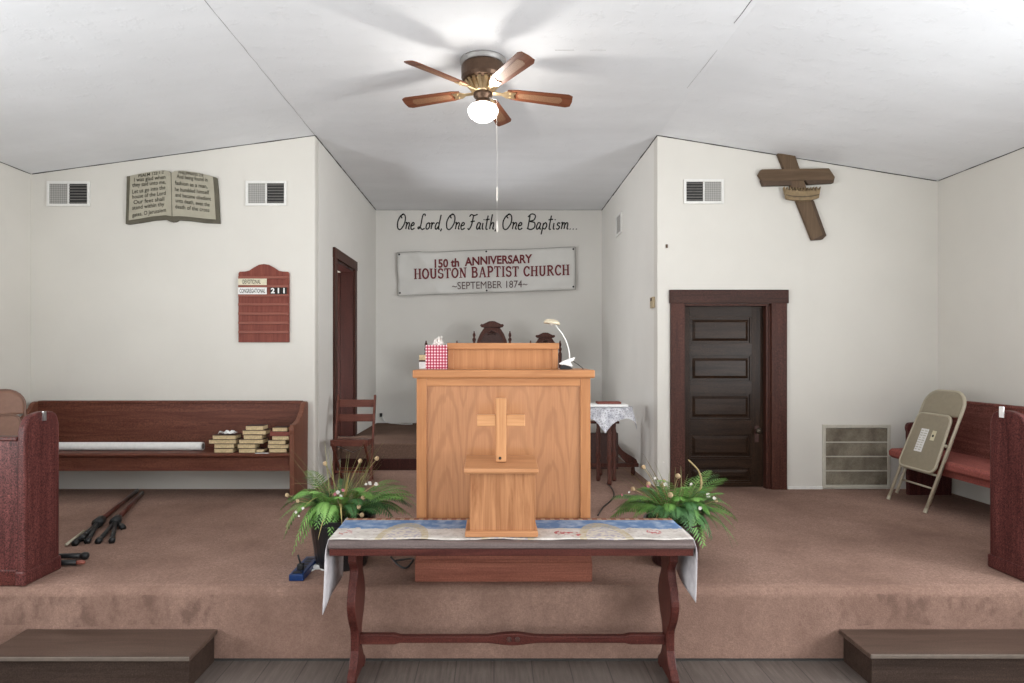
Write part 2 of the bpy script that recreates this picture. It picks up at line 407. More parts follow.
        if smooth:
            for p in me.polygons: p.use_smooth = True
        o = bpy.data.objects.new(name, me); COL.objects.link(o)
        if parent is not None: o.parent = parent
        else: o.location = o0
        ORG[o.name] = o0
        if solid:
            m = o.modifiers.new('solid', 'SOLIDIFY'); m.thickness = solid; m.offset = 0
        if bevel:
            m = o.modifiers.new('bevel', 'BEVEL'); m.width = bevel; m.segments = 2; m.limit_method = 'ANGLE'; m.angle_limit = math.radians(40); m.harden_normals = False
        if sub:
            m = o.modifiers.new('sub', 'SUBSURF'); m.levels = sub; m.render_levels = sub
        return o
def struct(o, label=None):
    o['kind'] = 'structure'
    if label: o['label'] = label
    return o
def copy_tree(o, parent=None):
    c = o.copy(); COL.objects.link(c); ORG[c.name] = ORG[o.name].copy()
    if parent is not None: c.parent = parent
    for ch in o.children: copy_tree(ch, c)
    return c
def cr(pts, n=6, closed=False):
    """Catmull-Rom through points"""
    P = [Vector(p) for p in pts]; out = []
    for i in range(len(P)-1):
        a = P[max(i-1, 0)]; b = P[i]; c = P[i+1]; d = P[min(i+2, len(P)-1)]
        for k in range(n):
            t = k/n
            out.append(.5*((2*b)+(c-a)*t+(2*a-5*b+4*c-d)*t*t+(3*b-a-3*c+d)*t**3))
    out.append(P[-1]); return out
def cr2(pts, n=6): return [(p.x, p.y) for p in cr([(a, b, 0) for a, b in pts], n)]
def text_faces(mb, txt, f, size=1, shear=0, off=0, width=None, align='CENTER', sx=1):
    """built-in font outlines, mapped by f(u, v)"""
    cu = bpy.data.curves.new('lettering', 'FONT'); cu.body = txt; cu.size = size; cu.shear = shear; cu.offset = off; cu.align_x = align; cu.resolution_u = 3
    ob = bpy.data.objects.new('lettering_tmp', cu); COL.objects.link(ob)
    dg = bpy.context.evaluated_depsgraph_get(); me = bpy.data.meshes.new_from_object(ob.evaluated_get(dg))
    xs = [v.co.x for v in me.vertices] or [0]; k = 1; x0 = 0
    if width:
        k = width/(max(xs)-min(xs)); x0 = (max(xs)+min(xs))/2
    vs = [mb.bm.verts.new(f((v.co.x-x0)*k*sx, v.co.y)) for v in me.vertices]
    for p in me.polygons:
        try: mb.bm.faces.new([vs[i] for i in p.vertices])
        except ValueError: pass
    bpy.data.objects.remove(ob); bpy.data.curves.remove(cu); bpy.data.meshes.remove(me)

# ------------------------------------------------------------------ the room
DA = 6.80; DB = 10.30; RIS = 3.92; PLY = 7.93; PLZ = .80
XL = -5.08; XR = 4.87; AL = -1.963; AR = 1.793
ZF = 4.34; ZL = ZZ(174, DA); ZR = ZZ(181, DA)
YB = -5.5
def zc(x):   # ceiling height across the nave
    if x < AL: return ZL+(x-XL)/(AL-XL)*(ZF-ZL)
    if x > AR: return ZF+(x-AR)/(XR-AR)*(ZR-ZF)
    return ZF
fl = struct(MB().box(XL-.2, XR+.2, YB-.2, RIS+.05, -.1, 0).build('floor', M['floor_boards'], loc=(0, 0, 0)))
# stage with a soft rounded front edge
prof = [(RIS, 0)]
for k in range(7):
    a = PI/2*k/6; prof.append((RIS+.06-.06*math.cos(a), STG-.06+.06*math.sin(a)))
prof += [(DA+.2, STG), (DA+.2, 0)]
mb = MB().prism(prof, 'x', XL, XR); mb.box(AL, AR, DA+.2, DB+.02, 0, STG)
stage = struct(mb.build('floor_stage', M['stage_carpet'], loc=(0, 0, 0), smooth=False))
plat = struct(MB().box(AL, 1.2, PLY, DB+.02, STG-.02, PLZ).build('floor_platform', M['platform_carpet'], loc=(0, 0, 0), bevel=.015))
MB().box(AL+.005, 1.2, PLY-.02, PLY+.01, STG, STG+.145).build('platform_skirting', M['jamb_red'], plat, bevel=.004)
MB().box(XL, XR, RIS-.006, RIS+.005, 0, .012).build('tack_strip', M['gap'], stage)

zt = lambda a, b: [(a, zc(a)+.02), (b, zc(b)+.02)]
# front-left wall
wl = struct(MB().prism([(XL-.15, 0), (AL, 0), (AL, ZF+.02), (XL-.15, ZL)], 'y', DA, DA+.15).build('wall_front_left', M['wall_paint'], loc=(0, 0, 0), bevel=.02))
# front-right wall, with the door opening
dx0, dx1, dzt = XX(682.5, DA), XX(771.5, DA), ZZ(303.5, DA)
mb = MB().box(AR, dx0, DA, DA+.15, 0, ZF-.03)
mb = MB()
mb.prism([(AR, 0), (dx0, 0), (dx0, zc(dx0)+.02), (AR, ZF+.02)], 'y', DA, DA+.15)
mb.prism([(dx0, dzt), (dx1, dzt), (dx1, zc(dx1)+.02), (dx0, zc(dx0)+.02)], 'y', DA, DA+.15)
mb.prism([(dx1, 0), (XR+.15, 0), (XR+.15, ZR+.0), (dx1, zc(dx1)+.02)], 'y', DA, DA+.15)
struct(mb.build('wall_front_right', M['wall_paint'], loc=(0, 0, 0)))
# alcove walls: left has a doorway
oy0, oy1 = 7.66, 8.66; ozt = 3.12
mb = MB().box(AL-.17, AL, DA+.15, oy0, 0, ZF+.02).box(AL-.17, AL, oy0, oy1, ozt, ZF+.02).box(AL-.17, AL, oy1, DB, 0, ZF+.02)
struct(mb.build('wall_alcove_left', M['alcove_paint'], loc=(0, 0, 0)))
struct(MB().box(AR, AR+.17, DA+.15, DB, 0, ZF+.02).build('wall_alcove_right', M['alcove_paint'], loc=(0, 0, 0)))
struct(MB().box(AL-.17, AR+.17, DB, DB+.15, 0, ZF+.02).build('wall_alcove_back', M['alcove_paint'], loc=(0, 0, 0)))
# side room seen through the doorway
mb = MB().box(AL-1.6, AL-.17, 7.3, 7.35, 0, 3.6).box(AL-1.6, AL-.17, 9.0, 9.05, 0, 3.6).box(AL-1.65, AL-1.6, 7.3, 9.05, 0, 3.6).box(AL-1.6, AL-.17, 7.3, 9.05, 3.55, 3.6)
struct(mb.build('wall_side_room', M['wall_paint'], loc=(0, 0, 0)))
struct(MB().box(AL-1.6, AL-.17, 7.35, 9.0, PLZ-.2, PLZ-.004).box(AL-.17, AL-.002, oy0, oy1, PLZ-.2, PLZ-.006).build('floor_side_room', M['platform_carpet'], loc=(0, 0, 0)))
# doorway frame
d1 = thing('door_1', None, None, (AL, (oy0+oy1)/2, STG), kind='structure')
mb = MB().box(AL-.172, AL+.005, oy1-.035, oy1, PLZ-.0, ozt).box(AL-.172, AL+.005, oy0, oy0+.035, PLZ, ozt).box(AL-.172, AL+.005, oy0, oy1, ozt-.035, ozt)
mb.build('jamb', M['jamb_red'], d1)
mb = MB().box(AL-.0, AL+.028, oy0-.11, oy0+.01, STG, ozt+.12).box(AL-.0, AL+.028, oy1-.01, oy1+.11, PLZ, ozt+.12).box(AL-.0, AL+.032, oy0-.12, oy1+.12, ozt, ozt+.125)
mb.build('casing', M['casing_z'], d1, bevel=.004)
MB().box(AL-.8, AL-.18, oy1-.02, oy1+.02, PLZ, ozt-.04).build('door_leaf', M['jamb_red'], d1, bevel=.003)
# nave side walls with window openings, rear wall with the entrance
WIN = [(-4.2, -2.7), (-1.0, .5), (1.6, 3.0)]; WZ0, WZ1 = 1.0, 3.2
def sidewall(name, x, sgn, ztop):
    mb = MB(); x0, x1 = (x-.15, x) if sgn < 0 else (x, x+.15)
    ys = [YB]+[v for w in WIN for v in w]+[DA+.15]
    for i in range(0, len(ys), 2): mb.box(x0, x1, ys[i], ys[i+1], 0, ztop)
    for a, b in WIN: mb.box(x0, x1, a, b, 0, WZ0); mb.box(x0, x1, a, b, WZ1, ztop)
    return struct(mb.build(name, M['wall_paint'], loc=(0, 0, 0)))
sidewall('wall_left', XL, -1, ZL); sidewall('wall_right', XR, 1, ZR)
mb = MB().box(XL-.15, -.9, YB-.15, YB, 0, ZL).box(.9, XR+.15, YB-.15, YB, 0, ZR).prism([(-.9, 2.4), (.9, 2.4), (.9, ZF+.02), (-.9, ZF+.02)], 'y', YB-.15, YB)
mb.prism([(XL, ZL), (-.9, ZL), (-.9, ZF+.02), (AL, ZF+.02)], 'y', YB-.15, YB).prism([(.9, ZR), (XR, ZR), (AR, ZF+.02), (.9, ZF+.02)], 'y', YB-.15, YB)
struct(mb.build('wall_rear', M['wall_paint'], loc=(0, 0, 0)))
k = 0
for x, sg in ((XL, -1), (XR, 1)):
    for a, b in WIN:
        k += 1; xc = x+sg*.08; m_ = MB()
        m_.box(xc-.03, xc+.03, a, a+.06, WZ0, WZ1).box(xc-.03, xc+.03, b-.06, b, WZ0, WZ1).box(xc-.03, xc+.03, a, b, WZ0, WZ0+.06).box(xc-.03, xc+.03, a, b, WZ1-.06, WZ1)
        m_.box(xc-.025, xc+.025, a, b, (WZ0+WZ1)/2-.025, (WZ0+WZ1)/2+.025).box(xc-.02, xc+.02, (a+b)/2-.012, (a+b)/2+.012, WZ0, WZ1)
        struct(m_.build('window_%d' % k, M['white_paint'], loc=(xc, (a+b)/2, WZ0)))
# ceiling
T = .1
cpts = [(XL-.15, zc(XL)-.055*0), (AL, ZF), (AR, ZF), (XR+.15, zc(XR))]
cpts = [(XL-.15, ZL-.15*(ZF-ZL)/(AL-XL)), (AL, ZF), (AR, ZF), (XR+.15, ZR-.15*(ZF-ZR)/(XR-AR))]
mb = MB().prism(cpts+[(x, z+T) for x, z in cpts[::-1]], 'y', YB-.15, DA+.15)
mb.box(AL-.17, AR+.17, DA+.15, DB+.15, ZF, ZF+T)
ce = struct(mb.build('ceiling', M['ceiling'], loc=(0, 0, 0)))
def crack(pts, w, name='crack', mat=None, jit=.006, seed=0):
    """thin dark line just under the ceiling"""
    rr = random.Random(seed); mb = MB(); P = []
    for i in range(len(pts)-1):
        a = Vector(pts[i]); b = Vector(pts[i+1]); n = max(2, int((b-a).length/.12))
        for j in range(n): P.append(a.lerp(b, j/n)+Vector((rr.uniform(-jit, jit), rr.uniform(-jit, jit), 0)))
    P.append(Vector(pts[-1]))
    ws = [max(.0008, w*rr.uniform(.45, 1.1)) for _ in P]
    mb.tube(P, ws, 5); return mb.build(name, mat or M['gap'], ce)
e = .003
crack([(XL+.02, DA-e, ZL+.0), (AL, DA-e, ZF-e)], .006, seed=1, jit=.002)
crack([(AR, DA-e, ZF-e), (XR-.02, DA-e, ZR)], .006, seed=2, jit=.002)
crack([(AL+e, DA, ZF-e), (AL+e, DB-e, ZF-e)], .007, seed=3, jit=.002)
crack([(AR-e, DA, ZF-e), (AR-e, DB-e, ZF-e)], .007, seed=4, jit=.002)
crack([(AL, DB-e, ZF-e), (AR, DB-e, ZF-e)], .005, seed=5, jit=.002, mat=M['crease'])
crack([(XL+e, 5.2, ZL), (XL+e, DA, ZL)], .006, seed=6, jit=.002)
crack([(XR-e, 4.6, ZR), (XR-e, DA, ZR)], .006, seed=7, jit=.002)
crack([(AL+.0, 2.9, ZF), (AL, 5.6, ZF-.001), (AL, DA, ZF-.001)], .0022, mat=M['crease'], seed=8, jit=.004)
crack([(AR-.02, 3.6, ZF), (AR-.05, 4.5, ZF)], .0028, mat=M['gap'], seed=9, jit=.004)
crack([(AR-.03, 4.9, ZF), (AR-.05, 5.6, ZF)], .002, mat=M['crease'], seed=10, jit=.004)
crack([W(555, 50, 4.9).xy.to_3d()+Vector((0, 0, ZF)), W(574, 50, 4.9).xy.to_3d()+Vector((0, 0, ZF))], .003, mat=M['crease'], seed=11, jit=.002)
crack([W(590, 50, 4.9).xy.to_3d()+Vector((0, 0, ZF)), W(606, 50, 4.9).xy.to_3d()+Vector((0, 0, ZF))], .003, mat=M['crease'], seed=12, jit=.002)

# ---------------- right-hand panelled door
d2 = thing('door_2', None, None, ((dx0+dx1)/2, DA, STG), kind='structure')
mb = MB().box(XX(670, DA), dx0+.015, DA-.03, DA, STG, dzt+.01).box(dx1-.012, XX(786, DA), DA-.03, DA, STG, dzt+.01)
mb.build('casing', M['casing_z'], d2, bevel=.004)
MB().box(XX(669, DA), XX(787.5, DA), DA-.036, DA, dzt-.0, ZZ(290, DA)).build('head_casing', M['casing_x'], d2, bevel=.005)
MB().box(dx0, dx0+.03, DA-.0, DA+.15, STG, dzt).box(dx1-.03, dx1, DA, DA+.15, STG, dzt).box(dx0, dx1, DA, DA+.15, dzt-.025, dzt).box(dx1-.055, dx1-.03, DA+.01, DA+.08, STG, dzt-.02).build('jamb', M['casing_z'], d2)
YD = DA+.085
sx0, sx1 = dx0+.03, dx1-.055
mb = MB(); px0, px1 = XX(692, DA), XX(755, DA)
mb.box(sx0, px0, YD, YD+.04, STG+.01, dzt-.025).box(px1, sx1, YD, YD+.04, STG+.01, dzt-.025)
pys = [(316, 344), (355, 382), (393.5, 421), (434, 459.5), (468, 484)]
rails = [(303, 316), (344, 355), (382, 393.5), (421, 434), (459.5, 468), (484, 490)]
leaf = mb.build('door_leaf', M['door_z'], d2, bevel=.003)
mb = MB()
for a, b in rails: mb.box(px0, px1, YD, YD+.04, max(STG+.01, ZZ(b, DA)), min(dzt-.025, ZZ(a, DA)))
mb.build('rail', M['door_x'], leaf)
for a, b in pys:
    z0, z1 = max(STG+.03, ZZ(b, DA)), ZZ(a, DA); mb = MB()
    mb.box(px0, px1, YD+.02, YD+.03, z0, z1)
    i = .035; j = .065
    # raised field with sloped margins
    A = [(px0+i, YD+.02, z0+i), (px1-i, YD+.02, z0+i), (px1-i, YD+.02, z1-i), (px0+i, YD+.02, z1-i)]
    B = [(px0+j, YD+.006, z0+j), (px1-j, YD+.006, z0+j), (px1-j, YD+.006, z1-j), (px0+j, YD+.006, z1-j)]
    va = [mb.bm.verts.new(p) for p in A]; vb = [mb.bm.verts.new(p) for p in B]
    for q in range(4): mb.bm.faces.new((va[q], va[(q+1) % 4], vb[(q+1) % 4], vb[q]))
    mb.bm.faces.new(vb); mb.bm.faces.new(va[::-1])
    # moulding around
    ring(mb, px0, px1, YD+.004, YD+.022, z0, z1, .018)
    mb.build('panel', M['door_x'], leaf, bevel=.002)
kx, kz = XX(760, DA), ZZ(435, DA)
MB().box(kx-.025, kx+.022, YD-.006, YD, kz-.09, kz+.09).build('escutcheon', M['throne_carve'], leaf, bevel=.004)
rx = Matrix.Rotation(PI/2, 4, 'X')
MB().lathe([(.012, 0), (.012, .03), (.03, .04), (.034, .055), (.026, .068), (.005, .072)], (kx, YD-.005, kz+.04), 16, rx).build('knob', M['dark_knob'], leaf, smooth=True)
# baseboard stub and scuffed edge right of the door
bb = MB().box(XX(787, DA), XX(822, DA), DA-.014, DA, STG, STG+.03)
struct(bb.build('baseboard_front_right', M['white_paint'], loc=(0, 0, 0)))

# ------------------------------------------------------------------ vents
def vent(x0, x1, y0, y1, dark_left, label):
    X0, X1, Z0, Z1 = XX(x0, DA), XX(x1, DA), ZZ(y1, DA), ZZ(y0, DA); Y = DA
    t = thing('wall_vent', label, 'vent', ((X0+X1)/2, Y, Z0), 'wall vents')
    w = .028; mb = MB(); xm = (X0+X1)/2
    ring(mb, X0, X1, Y-.018, Y, Z0, Z1, w).box(xm-.008, xm+.008, Y-.017, Y, Z0+w, Z1-w)
    mb.build('frame', M['white_paint'], t, bevel=.003)
    MB().box(X0+w, X1-w, Y-.004, Y-.001, Z0+w, Z1-w).build('backing', M['vent_gap'], t)
    dl, dr = (X0+w, xm-.008), (xm+.008, X1-w)
    dk, lt = (dl, dr) if dark_left else (dr, dl)
    for i in range(7):
        z = Z0+w+(i+.5)*(Z1-Z0-2*w)/7; mb = MB()
        mb.prism([(Y-.014, z-.008), (Y-.012, z-.008), (Y-.004, z+.006), (Y-.006, z+.006)], 'x', dk[0], dk[1]); mb.build('slat', M['vent_slat'], t)
    MB().box(lt[0], lt[1], Y-.010, Y-.007, Z0+w, Z1-w).build('filter_panel', M['vent_mesh'], t)
vent(47.5, 90.5, 181.5, 206.5, False, 'white wall vent left of the painted book, in the far corner')
vent(246, 287, 181, 206, False, 'white wall vent between the painted book and the alcove, above the hymn board')
vent(683.5, 723.5, 179.5, 204, True, 'white wall vent above the dark door, left of the slanted cross')
# big return grille
X0, X1, Z0, Z1 = XX(822, DA), XX(890, DA), STG+.01, ZZ(424.5, DA)
t = thing('air_return_grille', 'large dusty beige air return grille low on the wall', 'grille', ((X0+X1)/2, DA, Z0))
w = .035; mb = MB()
ring(mb, X0, X1, DA-.016, DA, Z0, Z1, w)
mb.build('frame', M['grille_frame'], t, bevel=.003)
for i in range(4):
    za = Z0+w+i*(Z1-Z0-2*w)/4; zb = za+(Z1-Z0-2*w)/4
    MB().box(X0+w, X1-w, DA-.008, DA-.003, za+.004, zb-.004).build('louver_panel', M['grille'], t)
    if i: MB().box(X0+w, X1-w, DA-.016, DA-.002, za-.006, za+.006).build('bar', M['grille_frame'], t)
# small things on the alcove's right wall
Y0, Y1 = F*AR/(622.5-CX), F*AR/(617-CX); zc_ = ZZ(225, 8.9)
t = thing('alcove_wall_vent', 'small white grille high on the right wall of the alcove', 'vent', (AR, (Y0+Y1)/2, ZZ(236, 8.9)))
zA, zB = ZZ(235, 8.85), ZZ(214, 8.85)
MB().box(AR-.022, AR, Y0, Y0+.05, zA, zB).box(AR-.022, AR, Y1-.05, Y1, zA, zB).box(AR-.022, AR, Y0+.05, Y1-.05, zA, zA+.03).box(AR-.022, AR, Y0+.05, Y1-.05, zB-.03, zB).build('frame', M['white_paint'], t, bevel=.003)
MB().box(AR-.012, AR, Y0+.05, Y1-.05, zA+.03, zB-.03).build('grille_panel', M['vent_mesh'], t)
y0 = F*AR/(654-CX)
t = thing('thermostat', 'small beige thermostat on the alcove corner by the dark door', 'thermostat', (AR, y0, ZZ(308, y0)))
MB().box(AR-.03, AR, y0-.05, y0+.07, ZZ(308, y0), ZZ(297, y0)).build('case', M['beige'], t, bevel=.006)
MB().box(AR-.035, AR-.028, y0-.02, y0+.04, ZZ(301, y0), ZZ(298, y0)).build('dial', M['bronze'], t)
MB().box(AR+.09, AR+.11, DA-.012, DA, ZZ(248, DA), ZZ(244.5, DA)).build('nub', M['bronze'])
bpy.data.objects['nub'].name = 'wall_hook'; tag(bpy.data.objects['wall_hook'], 'tiny metal hook on the wall edge above the thermostat', 'hook')

# ------------------------------------------------------------------ painted book board
BY = DA-.03
def bk(x, y): return (XX(x, DA), ZZ(y, DA))
def u2(u, v): return bk(120+u/9.31, 160+v/9.31)
cov = [u2(*p) for p in ((78, 158), (110, 155), (200, 135), (330, 112), (430, 103), (470, 112), (490, 125), (520, 112), (600, 106), (720, 122), (830, 148), (912, 172), (925, 300), (940, 596), (800, 590), (660, 572), (560, 566), (530, 582), (500, 585), (470, 575), (440, 560), (330, 568), (200, 590), (95, 604), (66, 600), (72, 400))]
t = thing('painted_book_board', 'open book painted on a cut-out board, verses on both pages', 'wall board', (XX(174, DA), DA, ZZ(224, DA)))
MB().prism(cov, 'y', BY, DA-.002).build('board', M['cover_paint'], t, bevel=.002)
pl = [u2(*p) for p in ((112, 155), (200, 136), (330, 113), (430, 104), (468, 113), (486, 130), (492, 300), (496, 530), (440, 520), (330, 530), (200, 552), (98, 568), (104, 400))]
pr = [u2(*p) for p in ((494, 130), (520, 113), (600, 107), (720, 123), (830, 149), (878, 166), (890, 300), (905, 560), (800, 552), (660, 535), (560, 528), (504, 530), (498, 300))]
for p, lines, sl in ((pl, [('PSALM 122:1-2', 190, 425, 140, .16), ('I was glad when', 150, 440, 185, .10), ('they said unto me,', 133, 442, 232, .10), ('Let us go into the', 133, 440, 288, .14), ('house of the Lord', 133, 442, 338, .12), ('Our feet shall', 145, 430, 390, .12), ('stand within thy', 133, 430, 440, .13), ('gates, O Jerusalem', 133, 445, 500, .16)], 1),
                     (pr, [('PHILIPPIANS 2:8', 562, 790, 138, -.12), ('And being found in', 545, 830, 182, -.12), ('fashion as a man,', 528, 830, 242, -.12), ('he humbled himself', 528, 845, 300, -.10), ('and became obedient', 532, 862, 355, -.12), ('unto death, even the', 535, 850, 408, -.13), ('death of the cross', 530, 848, 462, -.11)], -1)):
    pg = MB().prism(p, 'y', BY-.006, BY-.0005).build('page', M['page_paint'], t)
    mb = MB()
    for txt, ua, ub, v, sl2 in lines:
        um = (ua+ub)/2; X, Z = u2(um, v); wd = (ub-ua)/9.31*DA/F
        text_faces(mb, txt, lambda a, b, X=X, Z=Z, s=sl2: (X+a, BY-.009, Z+b+a*s-.015), size=.062 if not txt.isupper() and 'P' != txt[0] else .046, off=.0006, width=wd)
    mb.build('verse_lettering', M['ink_soft'], pg)

# ------------------------------------------------------------------ hymn board
def hb(u, v): return (XX(225+u/7.19, DA), ZZ(255+v/7.19, DA))
out = [hb(*p) for p in [(104, 628), (104, 135), (112, 122), (150, 121), (180, 115), (215, 92), (250, 73), (287, 67), (322, 73), (358, 92), (392, 115), (422, 121), (458, 122), (466, 135), (466, 628)]]
t = thing('hymn_board', 'red wooden hymn board with scalloped top and number 211', 'hymn board', (XX(264, DA), DA, ZZ(343, DA)))
MB().prism(out, 'y', DA-.03, DA-.002).build('backboard', M['hymn_board'], t, bevel=.003)
for v in (165, 228, 294, 358, 424, 490, 556):
    xa, z = hb(106, v); xb, _ = hb(464, v)
    MB().prism([(DA-.046, z-.012), (DA-.03, z-.014), (DA-.03, z+.010), (DA-.040, z+.016), (DA-.046, z+.012)], 'x', xa, xb).build('rail', M['rail_red'], t, bevel=.002)
for txt, v0, v1, ua, ub in (('DEVOTIONAL', 168, 220, 138, 268), ('CONGREGATIONAL', 233, 286, 116, 300)):
    x0, z1 = hb(107, v0); x1, z0 = hb(310, v1)
    c = MB().box(x0, x1, DA-.043, DA-.038, z0, z1).build('name_card', M['cream_card'] if txt[0] == 'D' else M['paper'], t)
    mb = MB(); wd = (ub-ua)/7.19*DA/F; X, Z = hb((ua+ub)/2, (v0+v1)/2)
    text_faces(mb, txt, lambda a, b, X=X, Z=Z: (X+a, DA-.0445, Z+b*1.25-.024), size=.052, off=.0008, width=wd)
    mb.build('card_lettering', M['ink_soft'], c)
for i, ch in enumerate('211'):
    x0, z1 = hb(336+i*40, 230); x1, z0 = hb(372+i*40, 287)
    c = MB().box(x0, x1, DA-.043, DA-.038, z0, z1).build('number_card', M['ink'], t)
    mb = MB(); text_faces(mb, ch, lambda a, b, X=(x0+x1)/2, Z=(z0+z1)/2: (X+a*1.1, DA-.0445, Z+b-.028), size=.078, off=.003)
    mb.build('numeral', M['paper'], c)

# ------------------------------------------------------------------ slanted cross with crown (cut-out board)
def cx_(u, v): return (XX(740+u/6.21, DA), ZZ(140+v/6.21, DA))
M['cross_up'] = wood('painted_upright', (.095, .060, .036), (.150, .100, .062), 'z', .6, 0, .8)
t = thing('slanted_wall_cross', 'brown slanted wall cross with a gold crown, touching the ceiling', 'wall cross', (XX(797, DA), DA, ZZ(241, DA)))
def pz(pts, a, b, name, m, par, bev=.002): return MB().prism([cx_(*p) for p in pts], 'y', DA-b, DA-a).build(name, m, par, bevel=bev)
up = pz([(222, 92), (328, 101), (500, 596), (436, 626)], .004, .05, 'upright_beam', M['cross_up'], t)
pz([(436, 626), (430, 610), (462, 596), (524, 598), (500, 622)], .003, .045, 'end_face', M['cross_side'], up)
pz([(405, 330), (448, 388), (524, 598), (470, 600)], .003, .046, 'side_face', M['cross_side'], up)
bm_ = pz([(120, 192), (535, 185), (572, 240), (560, 258), (128, 262), (103, 222)], .006, .06, 'cross_beam', M['cross_wood'], t)
pz([(118, 255), (300, 258), (310, 288), (132, 292)], .005, .056, 'under_face', M['cross_side'], bm_)
pz([(388, 258), (572, 240), (564, 275), (410, 284)], .005, .056, 'under_face', M['cross_side'], bm_)
cpt = [(252, 306)]
for i in range(12):
    u = 256+i*18; cpt += [(u, 300+6*math.sin(i/11*PI)), (u+9, 326+10*math.sin(i/11*PI))]
cpt += [(478, 300), (466, 372), (420, 384), (360, 388), (310, 384), (270, 376)]
cw = pz(cpt, .045, .085, 'crown', M['crown'], t)
pz([(264, 350), (300, 358), (360, 362), (420, 358), (468, 348), (467, 354), (420, 364), (360, 368), (300, 364), (265, 356)], .08, .088, 'crown_band', M['crown_dark'], cw, 0)
for i in range(11):
    u = 268+i*19; v = 316+8*math.sin(i/10*PI)
    X, Z = cx_(u, v); MB().ball((X, DA-.086, Z), .007, 8).build('crown_bead', M['crown_dark'], cw)

# ------------------------------------------------------------------ ceiling fan
FY = 5.08; FX = XX(483, FY)
t = thing('ceiling_fan', 'ceiling fan with five brown blades and a lit globe', 'ceiling fan', (FX, FY, ZF))
MB().lathe([(.19, 4.338), (.19, 4.325), (.178, 4.31), (.178, 4.30)], (FX, FY, 0), 32).build('canopy_ring', M['dull_steel'], t, smooth=True)
MB().lathe([(.170, 4.30), (.178, 4.285), (.178, 4.20), (.165, 4.175), (.13, 4.16)], (FX, FY, 0), 32).build('motor_housing', M['bronze'], t, smooth=False)
mb = MB()
for i in range(18):
    a = 2*PI*i/18; c, s_ = math.cos(a), math.sin(a)
    mb.obox((FX+.15*c, FY+.15*s_, 4.165), (FX+.085*c, FY+.085*s_, 4.085), .028, .008)
mb.lathe([(.13, 4.165), (.085, 4.09), (.08, 4.075)], (FX, FY, 0), 24)
mb.build('vented_collar', M['brass'], t)
MB().lathe([(.072, 4.08), (.078, 4.07), (.078, 4.045), (.058, 4.03), (.058, 4.01), (.07, 4.0), (.07, 3.985)], (FX, FY, 0), 24).build('switch_housing', M['bronze'], t, smooth=True)
MB().lathe([(.055, 3.995), (.07, 3.985), (.108, 3.965), (.124, 3.94), (.124, 3.92), (.108, 3.885), (.07, 3.855), (.02, 3.842), (.002, 3.840)], (FX, FY, 0), 32).build('globe', M['bulb_glass'], t, smooth=True)
BL = []
for i, (az, dip) in enumerate(((75, 0), (157, -1.5), (222, -1), (297, 2), (5, 4.5))):
    a = math.radians(az)
    # local blade, x outward
    mbp = [(.20, -.045), (.28, -.060), (.70, -.074), (.735, -.058), (.742, 0), (.735, .058), (.70, .074), (.28, .060), (.20, .045)]
    pit = Matrix.Rotation(math.radians(-17), 4, 'X')
    mtx = Matrix.Translation((FX, FY, 4.09)) @ Matrix.Rotation(a, 4, 'Z') @ Matrix.Rotation(math.radians(dip), 4, 'Y') @ (Matrix.Rotation(math.radians(12), 4, 'X') if az == 157 else pit)
    b = MB().prism(mbp, 'z', -.004, .004).build('blade', M['fan_wood'], None, loc=(0, 0, 0))
    b.parent = t; ORG[b.name] = Vector((0, 0, 0)); b.matrix_local = Matrix.Translation((-FX, -FY, -ZF)) @ mtx
    MB().prism([(.30, -.028), (.64, -.036), (.66, 0), (.64, .036), (.30, .028), (.285, 0)], 'z', -.0055, -.0035).build('cane_inlay', M['cane'], b)
    mb = MB().prism([(.07, -.018), (.16, -.014), (.20, -.04), (.27, -.035), (.255, 0), (.27, .035), (.20, .04), (.16, .014), (.07, .018)], 'z', -.012, -.005)
    mb.ball((.225, -.02, -.012), .008, 8).ball((.225, .02, -.012), .008, 8); mb.build('blade_iron', M['brass'], b)
cx0, cy0 = FX+.110, FY-.03
ch = MB().tube([(cx0-.07, cy0, 4.03), (cx0, cy0, 4.01), (cx0+.005, cy0, 3.60), (cx0+.005, cy0, 3.02)], .0010, 5).build('pull_chain', M['petal'], t)
MB().lathe([(.003, 3.30), (.007, 3.28), (.007, 3.20), (.003, 3.18)], (cx0+.005, cy0, 0), 8).build('pull', M['petal'], ch)
MB().lathe([(.003, 3.02), (.008, 3.00), (.009, 2.95), (.003, 2.93)], (cx0+.005, cy0, 0), 8).build('pull', M['petal'], ch)

